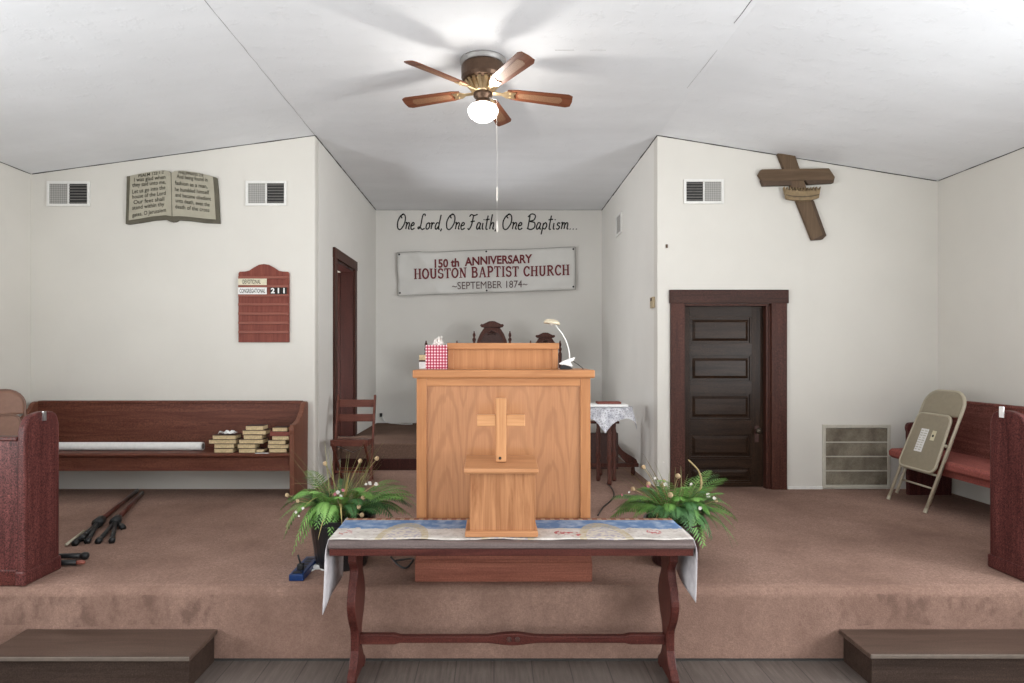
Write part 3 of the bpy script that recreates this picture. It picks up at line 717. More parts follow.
# ------------------------------------------------------------------ lettering painted on the alcove wall
SCR = {  # strokes on a unit cap height
 'O': (.62, [[(.42, .98), (.2, .88), (.06, .5), (.14, .08), (.36, .02), (.56, .4), (.54, .82), (.36, 1.0), (.24, .84), (.34, .72)]]),
 'n': (.34, [[(0, .4), (.07, .44), (.06, .02)], [(.06, .25), (.17, .43), (.27, .38), (.25, .06), (.34, .04)]]),
 'e': (.30, [[(.02, .22), (.2, .28), (.22, .4), (.12, .44), (.03, .25), (.08, .03), (.2, .01), (.3, .1)]]),
 'L': (.48, [[(.36, .86), (.34, .98), (.22, .96), (.18, .7), (.16, .2), (.06, .04), (.0, .12), (.12, .16), (.3, .0), (.46, .08)]]),
 'o': (.30, [[(.2, .42), (.06, .36), (.04, .1), (.15, .02), (.26, .18), (.22, .4), (.14, .42), (.3, .36)]]),
 'r': (.26, [[(0, .38), (.06, .42), (.06, .02)], [(.06, .25), (.14, .42), (.25, .38)]]),
 'd': (.36, [[(.26, .4), (.1, .42), (.03, .15), (.12, .01), (.25, .2)], [(.30, .95), (.26, .1), (.35, .03)]]),
 ',': (.22, [[(.06, .06), (.08, .0), (.03, -.12)]]),
 '.': (.16, [[(.04, .05), (.08, .0)]]),
 'F': (.52, [[(.0, .82), (.1, .96), (.3, .9), (.52, .98)], [(.26, .9), (.22, .3), (.1, .0), (.0, .08)], [(.12, .5), (.4, .54)]]),
 'a': (.34, [[(.24, .4), (.1, .43), (.03, .15), (.11, .01), (.23, .2), (.25, .42), (.24, .06), (.33, .04)]]),
 'i': (.18, [[(.04, .42), (.05, .06), (.14, .03)], [(.07, .6), (.09, .66)]]),
 't': (.26, [[(.1, .9), (.08, .08), (.2, .03)], [(-.04, .62), (.24, .66)]]),
 'h': (.36, [[(.08, .98), (.05, .02)], [(.05, .25), (.17, .43), (.27, .38), (.25, .06), (.34, .04)]]),
 'B': (.56, [[(.12, .9), (.1, .02)], [(.0, .8), (.2, 1.0), (.44, .9), (.4, .62), (.16, .52), (.46, .44), (.5, .14), (.3, .0), (.04, .08)]]),
 'p': (.34, [[(.06, .42), (.02, -.32)], [(.05, .28), (.18, .44), (.28, .26), (.2, .04), (.06, .08)]]),
 's': (.26, [[(.22, .38), (.1, .43), (.05, .3), (.2, .18), (.14, .02), (.0, .06)]]),
 'm': (.50, [[(0, .4), (.06, .44), (.05, .02)], [(.05, .25), (.14, .43), (.22, .36), (.21, .03)], [(.21, .25), (.31, .43), (.4, .36), (.39, .06), (.48, .04)]]),
}
def script_word(mb, word, xa, xb, ybase, cap, f_y):
    adv = 0; ls = []
    for ch in word:
        w, st = SCR[ch]
        for q in st: ls.append([(adv+a, b) for a, b in cr2(q, 5)])
        adv += w+.03
    k = (xb-xa)/adv
    for q in ls:
        pts = [(xa+a*k+.16*b*cap, ybase-b*cap) for a, b in q]
        n = len(pts)
        mb.strokes([(pts, 1.3)], lambda a, b: (XX(a, DB), f_y, ZZ(b, DB)), 1.5)
lt = thing('wall_lettering', 'black script lettering One Lord One Faith One Baptism painted on the alcove wall', 'lettering', (XX(490, DB), DB, ZZ(232, DB)))
for wd, ua, ub in (('One', 78, 166), ('Lord,', 180, 302), ('One', 306, 400), ('Faith,', 412, 556), ('One', 568, 668), ('Baptism...', 684, 928)):
    mb = MB(); script_word(mb, wd, 379.0+ua/4.655, 379.0+ub/4.655, 229.5, 15.5, DB-.003); mb.build('painted_word', M['ink'], lt)

# ------------------------------------------------------------------ anniversary banner
TLc, TRc, BRc, BLc = Vector((397.5, 253)), Vector((575, 247.5)), Vector((575, 290)), Vector((398.5, 296))
def bn(u, v, off=0.0):
    p = TLc.lerp(TRc, u).lerp(BLc.lerp(BRc, u), v)
    w = .012*math.sin(9*u+7*v)+.010*math.sin(23*u-11*v)*(1-u)+.004*math.sin(31*u+4)+.004*math.sin(14*v+17*u)
    w += .022*math.exp(-((u-.12-v*.12)/.03)**2)+.010*math.exp(-((1-u-.14+v*.05)/.03)**2)*.6
    return Vector((XX(p.x, DB), DB-.055-w-off, ZZ(p.y, DB)+.012*math.sin(PI*2*u*1.0)**2*(-1 if v < .5 else 0)))
t = thing('anniversary_banner', 'pale church anniversary banner with maroon letters below the wall lettering', 'banner', bn(.5, 1))
MB().grid(lambda u, v: bn(u, v), 60, 16).build('cloth', M['vinyl'], t, smooth=True, solid=.002)
mb = MB()
for a, b in (((0, 0), (1, 0)), ((1, 0), (1, 1)), ((1, 1), (0, 1)), ((0, 1), (0, 0))):
    mb.tube([bn(a[0]+(b[0]-a[0])*k/40, a[1]+(b[1]-a[1])*k/40, .001) for k in range(41)], .005, 5)
mb.build('hem', plain('hem', (.36, .34, .32), .7), t)
for u, v in ((.012, .05), (.5, .04), (.988, .05), (.988, .93), (.5, .95), (.012, .94)):
    p = bn(u, v, .003); MB().lathe([(.013, 0), (.016, .004), (.006, .005)], p, 10, Matrix.Rotation(PI/2, 4, 'X')).build('grommet', M['black'], t)
def bpx(x, y, off):   # px -> banner surface
    u = (x-397.8)/177.2; yt = 253-5.5*u; yb = 296-6*u; return bn(u, (y-yt)/(yb-yt), off)
mb = MB()
def line(txt, xa, xb, ya, yb, size, off=.0, mat=None, name='lettering'):
    mb = MB()
    cxp = (xa+xb)/2
    text_faces(mb, txt, lambda a, b: bpx(cxp+a, (ya+yb)/2+(yb-ya)*(a/(xb-xa))-b, .012), size=size, off=off, width=xb-xa)
    return mb.build(name, mat, t)
line('150 th  ANNIVERSARY', 435, 532, 267.5, 262.5, 11.5, .35, M['maroon_ink'])
line('~SEPTEMBER 1874~', 452, 527, 289.8, 287.6, 10.2, .0, M['grey_ink'])
def arc(cx, cy, rx, ry, a0, a1, n=8): return [(cx+rx*math.cos(math.radians(a0+(a1-a0)*i/n)), cy+ry*math.sin(math.radians(a0+(a1-a0)*i/n))) for i in range(n+1)]
T_ = .15; s_ = .07
def ser(x, y, h=.14): return ([(x-h, y), (x+h, y)], s_)
SER = {
 'H': (.72, [[(.16, 0), (.16, 1)], [(.56, 0), (.56, 1)], ([(.16, .5), (.56, .5)], .09), ser(.16, .03), ser(.16, .97), ser(.56, .03), ser(.56, .97)]),
 'O': (.66, [arc(.33, .5, .26, .46, 0, 360, 18)]),
 'U': (.70, [[(.16, 1), (.16, .3)]+arc(.35, .28, .19, .24, 180, 360, 8)+[(.54, 1)], ser(.16, .97), ser(.54, .97)]),
 'S': (.56, [arc(.28, .74, .19, .22, 20, 270, 9)+arc(.28, .28, .2, .24, 90, -160, 9)[1:], ([(.47, .72), (.47, .95)], s_), ([(.08, .05), (.08, .28)], s_)]),
 'T': (.64, [[(.32, 0), (.32, 1)], ([(.04, .95), (.60, .95)], .11), ser(.32, .03), ([(.06, .75), (.06, .98)], s_), ([(.58, .75), (.58, .98)], s_)]),
 'N': (.72, [([(.16, 0), (.16, 1)], .10), [(.16, .98), (.56, .02)], ([(.56, 0), (.56, 1)], .10), ser(.16, .03), ser(.12, .97, .11), ser(.56, .97)]),
 'B': (.66, [[(.16, 0), (.16, 1)], [(.06, .96), (.34, .96)]+arc(.34, .74, .17, .21, 80, -80, 7)+[(.16, .52)], [(.16, .52), (.36, .52)]+arc(.36, .28, .19, .24, 85, -85, 7)+[(.06, .04)]]),
 'A': (.72, [([(.12, 0), (.36, 1)], .10), [(.36, 1), (.60, 0)], ([(.2, .32), (.52, .32)], .08), ser(.12, .03, .11), ser(.60, .03, .12)]),
 'P': (.62, [[(.16, 0), (.16, 1)], [(.06, .96), (.34, .96)]+arc(.34, .72, .18, .23, 80, -80, 7)+[(.16, .48)], ser(.16, .03)]),
 'I': (.36, [[(.18, 0), (.18, 1)], ser(.18, .03), ser(.18, .97)]),
 'C': (.62, [arc(.34, .5, .25, .46, 35, 325, 14), ([(.55, .68), (.55, .96)], s_)]),
 'R': (.70, [[(.16, 0), (.16, 1)], [(.06, .96), (.34, .96)]+arc(.34, .74, .18, .21, 80, -80, 7)+[(.16, .52)], [(.34, .5), (.60, .03)], ser(.16, .03), ser(.6, .03, .08)]),
}
mb = MB(); adv = 0; ls = []
for ch_ in 'HOUSTON BAPTIST CHURCH':
    if ch_ == ' ': adv += .34; continue
    w, st = SER[ch_]
    for q in st:
        if isinstance(q, tuple): ls.append(([(adv+a, b) for a, b in q[0]], q[1]))
        else: ls.append(([(adv+a, b) for a, b in q], T_))
    adv += w+.03
kx_ = (569.5-414)/adv
mb.strokes(ls, lambda a, b: bpx(414+a*kx_, 279.6-4.0*(a/adv)-b*10.6, .012), T_)
mb.build('lettering', M['maroon_ink'], t)

# ------------------------------------------------------------------ pews
def pew(name, label, L, mats, group, loc, rz, seat_over=0.0, cushion=False, back_h=.955):
    """local: x along, back at y=0, front at y=-.5, z from floor"""
    wl_, we, ws = mats
    t = thing(name, label, 'pew', (0, 0, 0), group)
    end = [(-.02, 0), (-.47, 0), (-.475, .62)]+[p for p in cr2([(-.475, .66), (-.485, .71), (-.46, .755), (-.38, .765), (-.27, .80), (-.17, .87), (-.11, back_h-.01), (-.05, back_h+.012), (0, back_h)], 3)]
    for sx in (0, 1):
        xa = 0 if sx == 0 else L-.05
        e_ = MB().prism(end, 'x', xa, xa+.05).build('end_panel', we, t, bevel=.006)
    MB().prism([(-.005, .40), (-.05, .40), (-.075, .46), (-.052, back_h), (-.005, back_h)], 'x', .05, L-.05).build('backrest', wl_, t)
    MB().prism([(-.0, back_h-.012), (-.062, back_h-.012), (-.062, back_h+.018), (0, back_h+.018)], 'x', .05, L-.05).build('top_rail', wl_, t, bevel=.006)
    MB().prism([(-.07, .445), (-.07, .415), (-.46-seat_over, .430), (-.485-seat_over, .438), (-.49-seat_over, .455), (-.475-seat_over, .470), (-.07, .470)], 'x', .05 if not seat_over else -.0, L-.05).build('seat', ws, t, bevel=.004)
    MB().box(.05, L-.05, -.445-seat_over*.85, -.42-seat_over*.85, .285 if not seat_over else .32, .425).build('seat_apron', ws, t, bevel=.003)
    if seat_over:
        MB().prism([(-.30, .468), (-.30, .395), (-.48-seat_over, .385), (-.515-seat_over, .41), (-.515-seat_over, .455), (-.49-seat_over, .482), (-.30, .486)], 'x', -.03, L-.06).build('seat_pad', M['red_cushion'], t, bevel=.01)
    if cushion:
        MB().box(.06, L-.06, -.47-seat_over, -.08, .471, .50).build('seat_pad', M['red_cushion'], t, bevel=.012)
    t.location = loc; t.rotation_euler = (0, 0, rz); ORG[t.name] = Vector(loc)
    return t
pxl, pxr = XX(33, 6.72), XX(306.5, 6.72)
pew('pew', 'long brown pew against the wall with hymnals stacked on its seat', pxr-pxl, (M['pew_x'], M['pew_z'], M['pew_x']), None, (pxl, DA-.02, STG), 0)
SEAT = STG+.470
# right pew, running along the right wall and facing the centre
pew('pew', 'red brown pew along the right wall behind the folded tan chair', 2.15, (M['pew_red'], M['dark_pew'], M['red_cushion']), None, (XR-.05, 6.55, STG), -PI/2, .12, False, .985)

# near pew screens at the frame edges
def screen(label, xend, sgn, ya, yb, loc_x):
    """rounded end panel in a fore-and-aft plane with a board running outwards"""
    t = thing('pew_screen', label, 'pew', (xend, (ya+yb)/2, STG))
    top = ZZ(412, 4.08); D = yb-ya
    pr = [(yb, STG), (ya, STG)]
    pr += cr2([(ya, top-.16), (ya+.008, top-.09), (ya+.05, top-.025), (ya+D*.42, top), (yb-.09, top-.002), (yb-.03, top-.025), (yb, top-.10)], 4)
    a, b = (xend-.05, xend) if sgn < 0 else (xend, xend+.05)
    e_ = MB().prism(pr, 'x', a, b).build('end_panel', M['dark_pew'], t, bevel=.01)
    MB().box(min(a, b)-.008, max(a, b)+.008, ya-.012, yb+.012, STG, STG+.095).build('plinth', M['dark_pew'], e_, bevel=.012)
    inset = .022
    q = xend+(.004 if sgn < 0 else -.004)
    pr2 = [(yb-inset-.02, STG+.12), (ya+inset+.005, STG+.12)]+cr2([(ya+inset+.005, top-.18), (ya+inset+.02, top-.09), (ya+D*.42, top-.03), (yb-.10, top-.032), (yb-inset-.02, top-.13)], 4)
    MB().prism(pr2, 'x', min(q, xend), max(q, xend)).build('panel_field', M['dark_pew'], e_, bevel=.003)
    xo = xend-sgn*-1*0 + sgn*1.9
    x0, x1 = (xo, a) if sgn < 0 else (b, xo)
    MB().box(x0, x1, ya+.012, ya+.05, STG, ZZ(441, ya)).build('front_board', M['dark_pew'], t, bevel=.004)
    MB().box(x0, x1, ya-.005, ya+.08, ZZ(441, ya)-.0, ZZ(437, ya)).build('cap_rail', M['dark_pew_x'], t, bevel=.006)
    MB().box(x0, x1, ya+.0, ya+.05, STG, STG+.10).build('base_rail', M['dark_pew_x'], t, bevel=.006)
    MB().box(x0, x1, ya+.05, yb-.03, STG+.60, STG+.625).build('book_shelf', M['dark_pew_x'], t, bevel=.003)
    xo2 = xo
    MB().prism(pr, 'x', xo2-.025, xo2+.025).build('end_panel', M['dark_pew'], t, bevel=.01)
    return t, e_
s1, e1 = screen('dark red pew screen with a worn rounded end, beside the microphones', -2.985, -1, 3.945, 4.26, 0)
p = Vector((-2.980, 4.10, ZZ(416, 4.1)))
MB().box(p.x, p.x+.012, p.y-.012, p.y+.012, p.z-.03, p.z+.03).build('coat_hook', M['steel'], e1)
s2, e2 = screen('dark red pew screen with a small white tag, in front of the right pew', 3.435, 1, 4.0, 4.30, 0)
MB().box(3.425, 3.433, 4.17, 4.205, ZZ(417.5, 4.19), ZZ(406.5, 4.19)).build('tag', M['paper'], e2)

# ------------------------------------------------------------------ hymnals on the left pew
BKY = DA-.02-.455
def sb(u, v): return 190+u/9.31, 410+v/9.31
def make_book(wd, dp, h, cov):
    t = thing('hymnal', None, 'book', (0, 0, 0), 'hymnals on the left pew')
    c = .0028
    mb = MB().box(-wd/2, wd/2, 0, dp, 0, c).box(-wd/2, wd/2, 0, dp, h-c, h).box(-wd/2, wd/2, dp-c, dp, 0, h)
    mb.build('cover', cov, t)
    MB().box(-wd/2+.004, wd/2-.004, .004, dp-c, c, h-c).build('pages', M['page'], t)
    return t
stacks = {'first stack': [(222, 400, 360, 402), (222, 410, 322, 358), (170, 430, 278, 320), (205, 425, 236, 272)],
          'second stack': [(452, 608, 362, 402), (440, 608, 322, 358), (452, 680, 278, 318), (495, 670, 240, 275), (485, 705, 198, 235), (515, 680, 150, 195)],
          'third stack': [(735, 900, 360, 402), (720, 920, 320, 355), (725, 890, 282, 318), (762, 920, 242, 278), (740, 930, 205, 236), (765, 905, 165, 200)]}
nth = {4: ['bottom', 'second from the bottom', 'wide third', 'topmost'], 6: ['bottom', 'second from the bottom', 'third from the bottom', 'fourth from the bottom', 'fifth from the bottom', 'topmost']}
desc = {'first stack': 'stack nearest the white tube', 'second stack': 'middle stack on the pew', 'third stack': 'stack by the pew end'}
proto = make_book(.185, .15, .039, M['cover']); first = True
for sn, bl in stacks.items():
    z = SEAT+.0005
    for i, (u0, u1, v0, v1) in enumerate(bl):
        if first: o = proto; first = False
        else: o = copy_tree(proto)
        xa, _ = sb(u0, 0); xb, _ = sb(u1, 0); Y = BKY+random.uniform(0, .02)
        x0, x1 = XX(xa, Y), XX(xb, Y); hh = (402-150)/9.31*Y/F/6 if len(bl) == 6 else (402-236)/9.31*Y/F/4
        if sn == 'third stack': hh = (402-165)/9.31*Y/F/6
        o.location = ((x0+x1)/2, Y, z); o.scale = ((x1-x0)/.185, 1+random.uniform(-.1, .1), hh/.039-.02)
        z += hh
        if sn == 'third stack' and i == 4:
            for chd in o.children:
                if chd.name.startswith('pages'):
                    chd.data = chd.data.copy(); chd.data.materials[0] = M['cover_red']
                else: chd.data = chd.data.copy(); chd.data.materials[0] = M['cover_red']
        lead = 'red hymnal fifth from the bottom' if (sn == 'third stack' and i == 4) else nth[len(bl)][i]+' hymnal'
        o['label'] = '%s of the %s' % (lead, desc[sn])
    if sn == 'first stack': zt1 = z; c1 = o.location.copy()
# small book beside the middle stack, loose papers, crumpled paper
o = copy_tree(proto); Y = BKY+.01; xa, xb = XX(sb(612, 0)[0], Y), XX(sb(680, 0)[0], Y)
o.location = ((xa+xb)/2+.004, Y, SEAT+.0045); o.scale = ((xb-xa)/.19, .9, .85); o['label'] = 'small pale booklet wedged between the middle stack and the end stack'; del o['group']
mb = MB(); xa, xb = XX(sb(608, 0)[0], 6.29), XX(sb(880, 0)[0], 6.29)
mb = MB().box(xa, XX(sb(730, 0)[0], 6.29), 6.285, 6.32, SEAT+.001, SEAT+.004); 
tag(mb.build('paper_sheet', M['paper']), 'white paper sheet at the seat edge before the stacks', 'paper')
rr = random.Random(3)
def crump(u, v):
    return Vector((c1.x-.065+u*.16, c1.y+.01+v*.10, zt1+.004+.030*abs(math.sin(7*u+3*v))*abs(math.sin(3*u+5*v+1))+rr.uniform(0, .012)))
tag(MB().grid(crump, 10, 8).build('crumpled_paper', M['paper'], None, solid=.0015), 'crumpled white paper on top of the first hymnal stack', 'paper')
# long white tube at the back of the seat
Y = 6.50; xa, xb = XX(36, Y), XX(203, Y)
t = thing('paper_roll', 'long white paper roll lying along the back of the pew seat', 'roll', ((xa+xb)/2, Y, SEAT))
mb = MB().tube([(xa, Y, SEAT+.044), (xb, Y, SEAT+.044)], .043, 20); mb.build('sheet', M['paper'], t)
MB().tube([(xb-.002, Y, SEAT+.044), (xb+.004, Y, SEAT+.044)], .030, 16).build('core', M['vent_slat'], t)

# ------------------------------------------------------------------ folding metal chairs (folded)
def folding_chair(label, mpan, mtube, sticker, group=None):
    """local: lies in the plane y=0, x across (.47), z along the length 1.03; front is -y"""
    t = thing('folding_chair', label, 'folding chair', (0, 0, 0), group)
    w = .235; Lh = 1.03; r = .0125
    path = [(-w, 0, 0), (-w, 0, Lh-.14)]+[(-w+.14-.14*math.cos(a), 0, Lh-.14+.14*math.sin(a)) for a in [PI/2*k/6 for k in range(1, 7)]]
    path += [(w-.14+.14*math.sin(a), 0, Lh-.14+.14*math.cos(a)) for a in [PI/2*k/6 for k in range(0, 7)]]+[(w, 0, 0)]
    MB().tube(path, r, 10).build('main_frame', mtube, t, smooth=True)
    # back panel, slightly dished
    def bp(u, v):
        x = (u-.5)*2*(w-.006); top = Lh-.006; bot = Lh-.215-.020*math.sin(PI*u)
        rad = .135; xe = abs(x)-(w-.006-rad)
        if xe > 0: top -= rad-math.sqrt(max(0, rad*rad-xe*xe))
        return Vector((x, -.006-.012*math.sin(PI*u), bot+(top-bot)*v))
    MB().grid(bp, 24, 8).build('backrest', mpan, t, smooth=True, solid=.004)
    # seat folded flat
    so = []
    for (cx1, cz1, a0) in ((w-.095, .745, 0), (-w+.095, .745, 90), (-w+.075, .375, 180), (w-.075, .375, 270)):
        for k in range(6): so.append((cx1+.06*math.cos(math.radians(a0+90*k/5)), cz1+.06*math.sin(math.radians(a0+90*k/5))))
    se = MB().prism(so, 'y', -.040, -.028).build('seat', mpan, t, bevel=.004)
    rim = [(x, -.034, z) for x, z in so]; rim.append(rim[0])
    MB().tube(rim, .011, 8, cap=False).build('seat_rim', mtube, se, smooth=True)
    if sticker:
        s_ = MB().prism([(-.085, .465), (.005, .465), (.005, .67), (-.085, .67)], 'y', -.043, -.0405).build('sticker', M['paper'], se)
        mb = MB()
        rr = random.Random(5)
        for rr_ in range(9):
            z = .655-rr_*.021
            for c0 in (0, 1):
                xa = -.078+c0*.042; mb.box(xa, xa+rr.uniform(.02, .036), -.0438, -.0431, z-.008, z)
        mb.build('sticker_print', M['grille_frame'], s_)
        s2_ = MB().prism([(.052, .58), (.098, .58), (.098, .665), (.052, .665)], 'y', -.043, -.0405).build('sticker', plain('cream_label', (.66, .60, .42), .7, var=.04), se)
        MB().lathe([(.011, 0), (.011, .001)], (.075, -.0434, .62), 12, Matrix.Rotation(PI/2, 4, 'X')).build('sticker_print', M['ink'], s2_)
    # rear legs folded just behind the plane
    for sx in (-1, 1): MB().tube([(sx*(w-.03), .030, .07), (sx*(w-.03), .024, .62)], r, 10).build('rear_leg', mtube, t, smooth=True)
    MB().tube([(-w+.03, .030, .20), (w-.03, .030, .20)], .008, 8).build('cross_bar', mtube, t, smooth=True)
    MB().tube([(-w, 0, .31), (w, 0, .31)], .009, 8).build('cross_bar', mtube, t, smooth=True)
    for sx in (-1, 1):
        MB().tube([(sx*w, 0, -.008), (sx*w, 0, .03)], .0145, 10).build('foot_cap', mtube, t)
        MB().ball((sx*(w-.012), -.022, .56), .014, 8).build('pivot', mtube, t)
    return t
def place_plane(t, p0, p1, top_mid, scale=1.0):
    """origin midway between the feet p0 (local -x) and p1; z towards the top"""
    p0 = Vector(p0); p1 = Vector(p1); x = (p1-p0).normalized(); o = (p0+p1)/2
    z = Vector(top_mid)-o; z -= x*z.dot(x); z.normalize(); y = z.cross(x)
    m = Matrix((x, y, z)).transposed().to_4x4(); m.translation = o
    t.matrix_world = m @ Matrix.Scale(scale, 4)
fc = folding_chair('folded tan metal chair leaning on the right pew, white sticker under its seat', M['tan_metal'], M['tan_tube'], True)
place_plane(fc, (3.99, 6.24, STG+.018), (3.99, 5.77, STG+.018), (4.345, 6.005, STG+.97), 1.14)
fc2 = folding_chair('brown folded chair with rounded back behind the left pew screen', M['brown_metal'], M['brown_tube'], False)
place_plane(fc2, (-4.96, 5.72, STG+.02), (-4.56, 6.02, STG+.02), (-4.78, 5.98, STG+1.09), 1.08)

# ------------------------------------------------------------------ wooden folding chair by the alcove
t = thing('wooden_folding_chair', 'small red brown wooden folding chair beside the alcove doorway', 'chair', (-1.62, 7.15, STG))
lxp = [(334, 476), (337.5, 397)]
yb_ = 7.20; xl_, xr_ = XX(336.5, yb_), XX(373.5, yb_)
ztop = ZZ(395, 7.3); zse = ZZ(440, 6.9)
for xx in (xl_, xr_):
    MB().obox((xx+.004, 7.00, STG), (xx, 7.30, ztop), .024, .040, Vector((0, 1, 0))).build('back_post', M['chair_wood'], t, bevel=.004)
MB().box(xl_+.01, xr_-.01, 7.272, 7.292, ZZ(407, 7.28), ZZ(399.5, 7.28)).build('back_slat', M['chair_wood'], t, bevel=.003)
MB().box(xl_+.01, xr_-.01, 7.235, 7.255, ZZ(421.5, 7.24), ZZ(414, 7.24)).build('back_slat', M['chair_wood'], t, bevel=.003)
MB().prism([(6.90, zse), (7.20, zse-.02), (7.20, zse-.075), (6.90, zse-.07)], 'x', xl_+.005, xr_-.005).build('seat', M['chair_wood'], t, bevel=.004)
for xx in (xl_+.035, xr_-.035):
    MB().obox((xx, 7.34, STG), (xx, 6.86, zse-.03), .022, .034, Vector((0, 1, 0))).build('front_leg', M['chair_wood'], t, bevel=.003)
MB().box(xl_+.02, xr_-.02, 7.045, 7.065, STG+.13, STG+.155).build('stretcher', M['chair_wood'], t)
MB().box(xl_+.03, xr_-.03, 7.255, 7.275, STG+.13, STG+.155).build('stretcher', M['chair_wood'], t)
MB().tube([(xl_+.02, 7.09, zse-.09), ((xl_+xr_)/2, 7.1, zse-.17), (xr_-.02, 7.09, zse-.07)], .004, 6).build('fold_wire', M['steel'], t)

# ------------------------------------------------------------------ pulpit
PF = 4.03; px0, px1 = XX(416.5, PF), XX(590.5, PF); PD = .52
t = thing('pulpit', 'large oak pulpit with a raised reading desk', 'pulpit', ((px0+px1)/2, PF, STG))
zb = ZZ(553, PF); zcap = ZZ(378, PF)
sw = .066
MB().box(px0, px0+sw, PF, PF+.03, zb, zcap).build('stile', M['oak_z'], t, bevel=.003)
MB().box(px1-sw, px1, PF, PF+.03, zb, zcap).build('stile', M['oak_z'], t, bevel=.003)
MB().box(px0+sw, px1-sw, PF+.002, PF+.03, ZZ(386, PF), zcap).build('top_rail', M['oak_x'], t, bevel=.003)
MB().box(px0+sw, px1-sw, PF+.002, PF+.03, zb, zb+.05).build('bottom_rail', M['oak_x'], t, bevel=.003)
MB().box(px0+sw-.005, px1-sw+.005, PF+.014, PF+.025, zb+.02, zcap-.03).build('front_panel', M['oak_panel'], t)
for xa, xb in ((px0, px0+.022), (px1-.022, px1)):
    MB().box(xa, xb, PF+.03, PF+PD, zb, zcap).build('side_panel', M['oak_z'], t, bevel=.002)
MB().box(px0+.02, px1-.02, PF+.05, PF+PD-.02, zb+.5, zb+.52).build('shelf', M['oak_x'], t)
MB().box(XX(412.8, PF), XX(594.6, PF), PF-.022, PF+PD+.02, zcap, ZZ(370, PF-.02)).build('top', M['oak_x'], t, bevel=.008)
ZT = ZZ(370, PF-.02)
# plinth, stained red, in two tiers
bx0, bx1 = XX(415, PF), XX(592, PF)
pb = MB().box(bx0+.004, bx1-.004, PF-.006, PF+PD, STG+.132, zb).build('plinth', M['mahog_base'], t, bevel=.003)
MB().box(bx0, bx1, PF-.016, PF+PD+.01, STG, STG+.128).build('plinth_foot', M['mahog_base'], pb, bevel=.006)
MB().box(bx0+.002, bx1-.002, PF-.011, PF+PD, STG+.126, STG+.142).build('plinth_bead', M['mahog_base'], pb, bevel=.004)
# reading desk box
QY = 4.20; q0, q1 = XX(447, QY), XX(559, QY); qt = ZZ(343, QY)
dk = MB().box(q0, q1, QY-.012, QY+.34, qt-.042, qt).build('reading_desk', M['oak_x'], t, bevel=.005)
MB().box(q0+.006, q0+.045, QY, QY+.03, ZT, qt-.042).build('desk_stile', M['oak_z'], dk, bevel=.002)
MB().box(q1-.045, q1-.006, QY, QY+.03, ZT, qt-.042).build('desk_stile', M['oak_z'], dk, bevel=.002)
MB().box(q0+.04, q1-.04, QY+.012, QY+.025, ZT, qt-.04).build('desk_panel', M['oak_z'], dk)
for xa in (q0+.008, q1-.03): MB().box(xa, xa+.022, QY+.03, QY+.33, ZT, qt-.042).build('desk_side', M['oak_z'], dk)

# tissue box
TY = 4.16; a, b = XX(425.5, TY), XX(447.5, TY); hz = ZZ(345, TY)-ZT
t = thing('tissue_box', 'red gingham tissue box on the pulpit beside the reading desk', 'tissue box', ((a+b)/2, TY+.065, ZT))
MB().box(a, b-.004, TY, TY+.13, ZT+.001, ZT+hz).build('carton', M['gingham'], t, bevel=.002)
cxm = (a+b)/2
mb = MB()
for ang, hgt, lean in ((.3, .065, .018), (2.0, .045, -.022), (-1.2, .055, .0)):
    ca, sa = math.cos(ang), math.sin(ang)
    mb.grid(lambda u, v, ca=ca, sa=sa, h=hgt, l=lean: Vector((cxm+(u-.5)*.085*(1-v*.75)*ca+l*v+.004*math.sin(9*v), TY+.065+(u-.5)*.05*(1-v*.6)*sa+.008*math.sin(7*u+5*v), ZT+hz+h*v*(1-.25*math.sin(PI*u*2)**2))), 8, 8)
mb.build('tissue', M['petal'], t, smooth=True, solid=.0012)
# little stacked boxes left of the tissue box
t = thing('small_carton', 'small tan carton half hidden behind the gingham tissue box', 'carton', (XX(424, 4.36), 4.36, ZT))
a, b = XX(419.5, 4.36), XX(431, 4.36)
MB().box(a, b, 4.34, 4.42, ZT+.001, ZT+.05).build('body', M['paper'], t, bevel=.002)
MB().box(a, b, 4.34, 4.42, ZT+.05, ZT+.098).build('lid', M['page'], t, bevel=.003)
MB().box(a-.001, a+.06, 4.337, 4.34, ZT+.05, ZT+.062).build('band', M['cover'], t)

# clip-on gooseneck lamp
LY = 4.16; base = W(567, 363, LY)
t = thing('clip_lamp', 'white gooseneck clip lamp with a brass shade on the pulpit', 'lamp', (base.x, LY, ZT))
def lp(x, y, dy=0): return W(x, y, LY+dy)
nk = cr([lp(569.5, 359), lp(569, 351), lp(566, 341), lp(561.5, 333), lp(557.5, 328), lp(555, 323.5)], 6)
MB().tube(nk, .0042, 8).build('gooseneck', M['white_paint'], t, smooth=True)
c = lp(552, 322); sh = MB()
tilt = Matrix.Rotation(math.radians(8), 4, 'Y')
sh.lathe([(.012, .018), (.036, .014), (.052, .002), (.056, -.014), (.052, -.014), (.046, .0), (.010, .010)], c, 20, tilt)
s_ = sh.build('lamp_shade', M['pale_brass'], t, smooth=True)
MB().ball(c+Vector((0, 0, -.008)), .018, 10).build('bulb', M['petal'], s_, smooth=True)
jaw = [(559, 363.5), (563, 361), (570, 358.5), (575, 357), (573.5, 360.5), (570, 362), (573, 366.5), (569, 366), (565.5, 364.8), (560, 364.6)]
MB().prism([(lp(*p).x, lp(*p).z) for p in jaw], 'y', LY-.018, LY+.018).build('clip', M['white_paint'], t, bevel=.003)
MB().prism([(lp(*p).x, lp(*p).z) for p in ((560, 367), (563, 364.6), (570, 366.6), (573, 369.2), (560, 369.2))], 'y', LY-.014, LY+.014).build('clip_jaw', M['black'], t, bevel=.002)
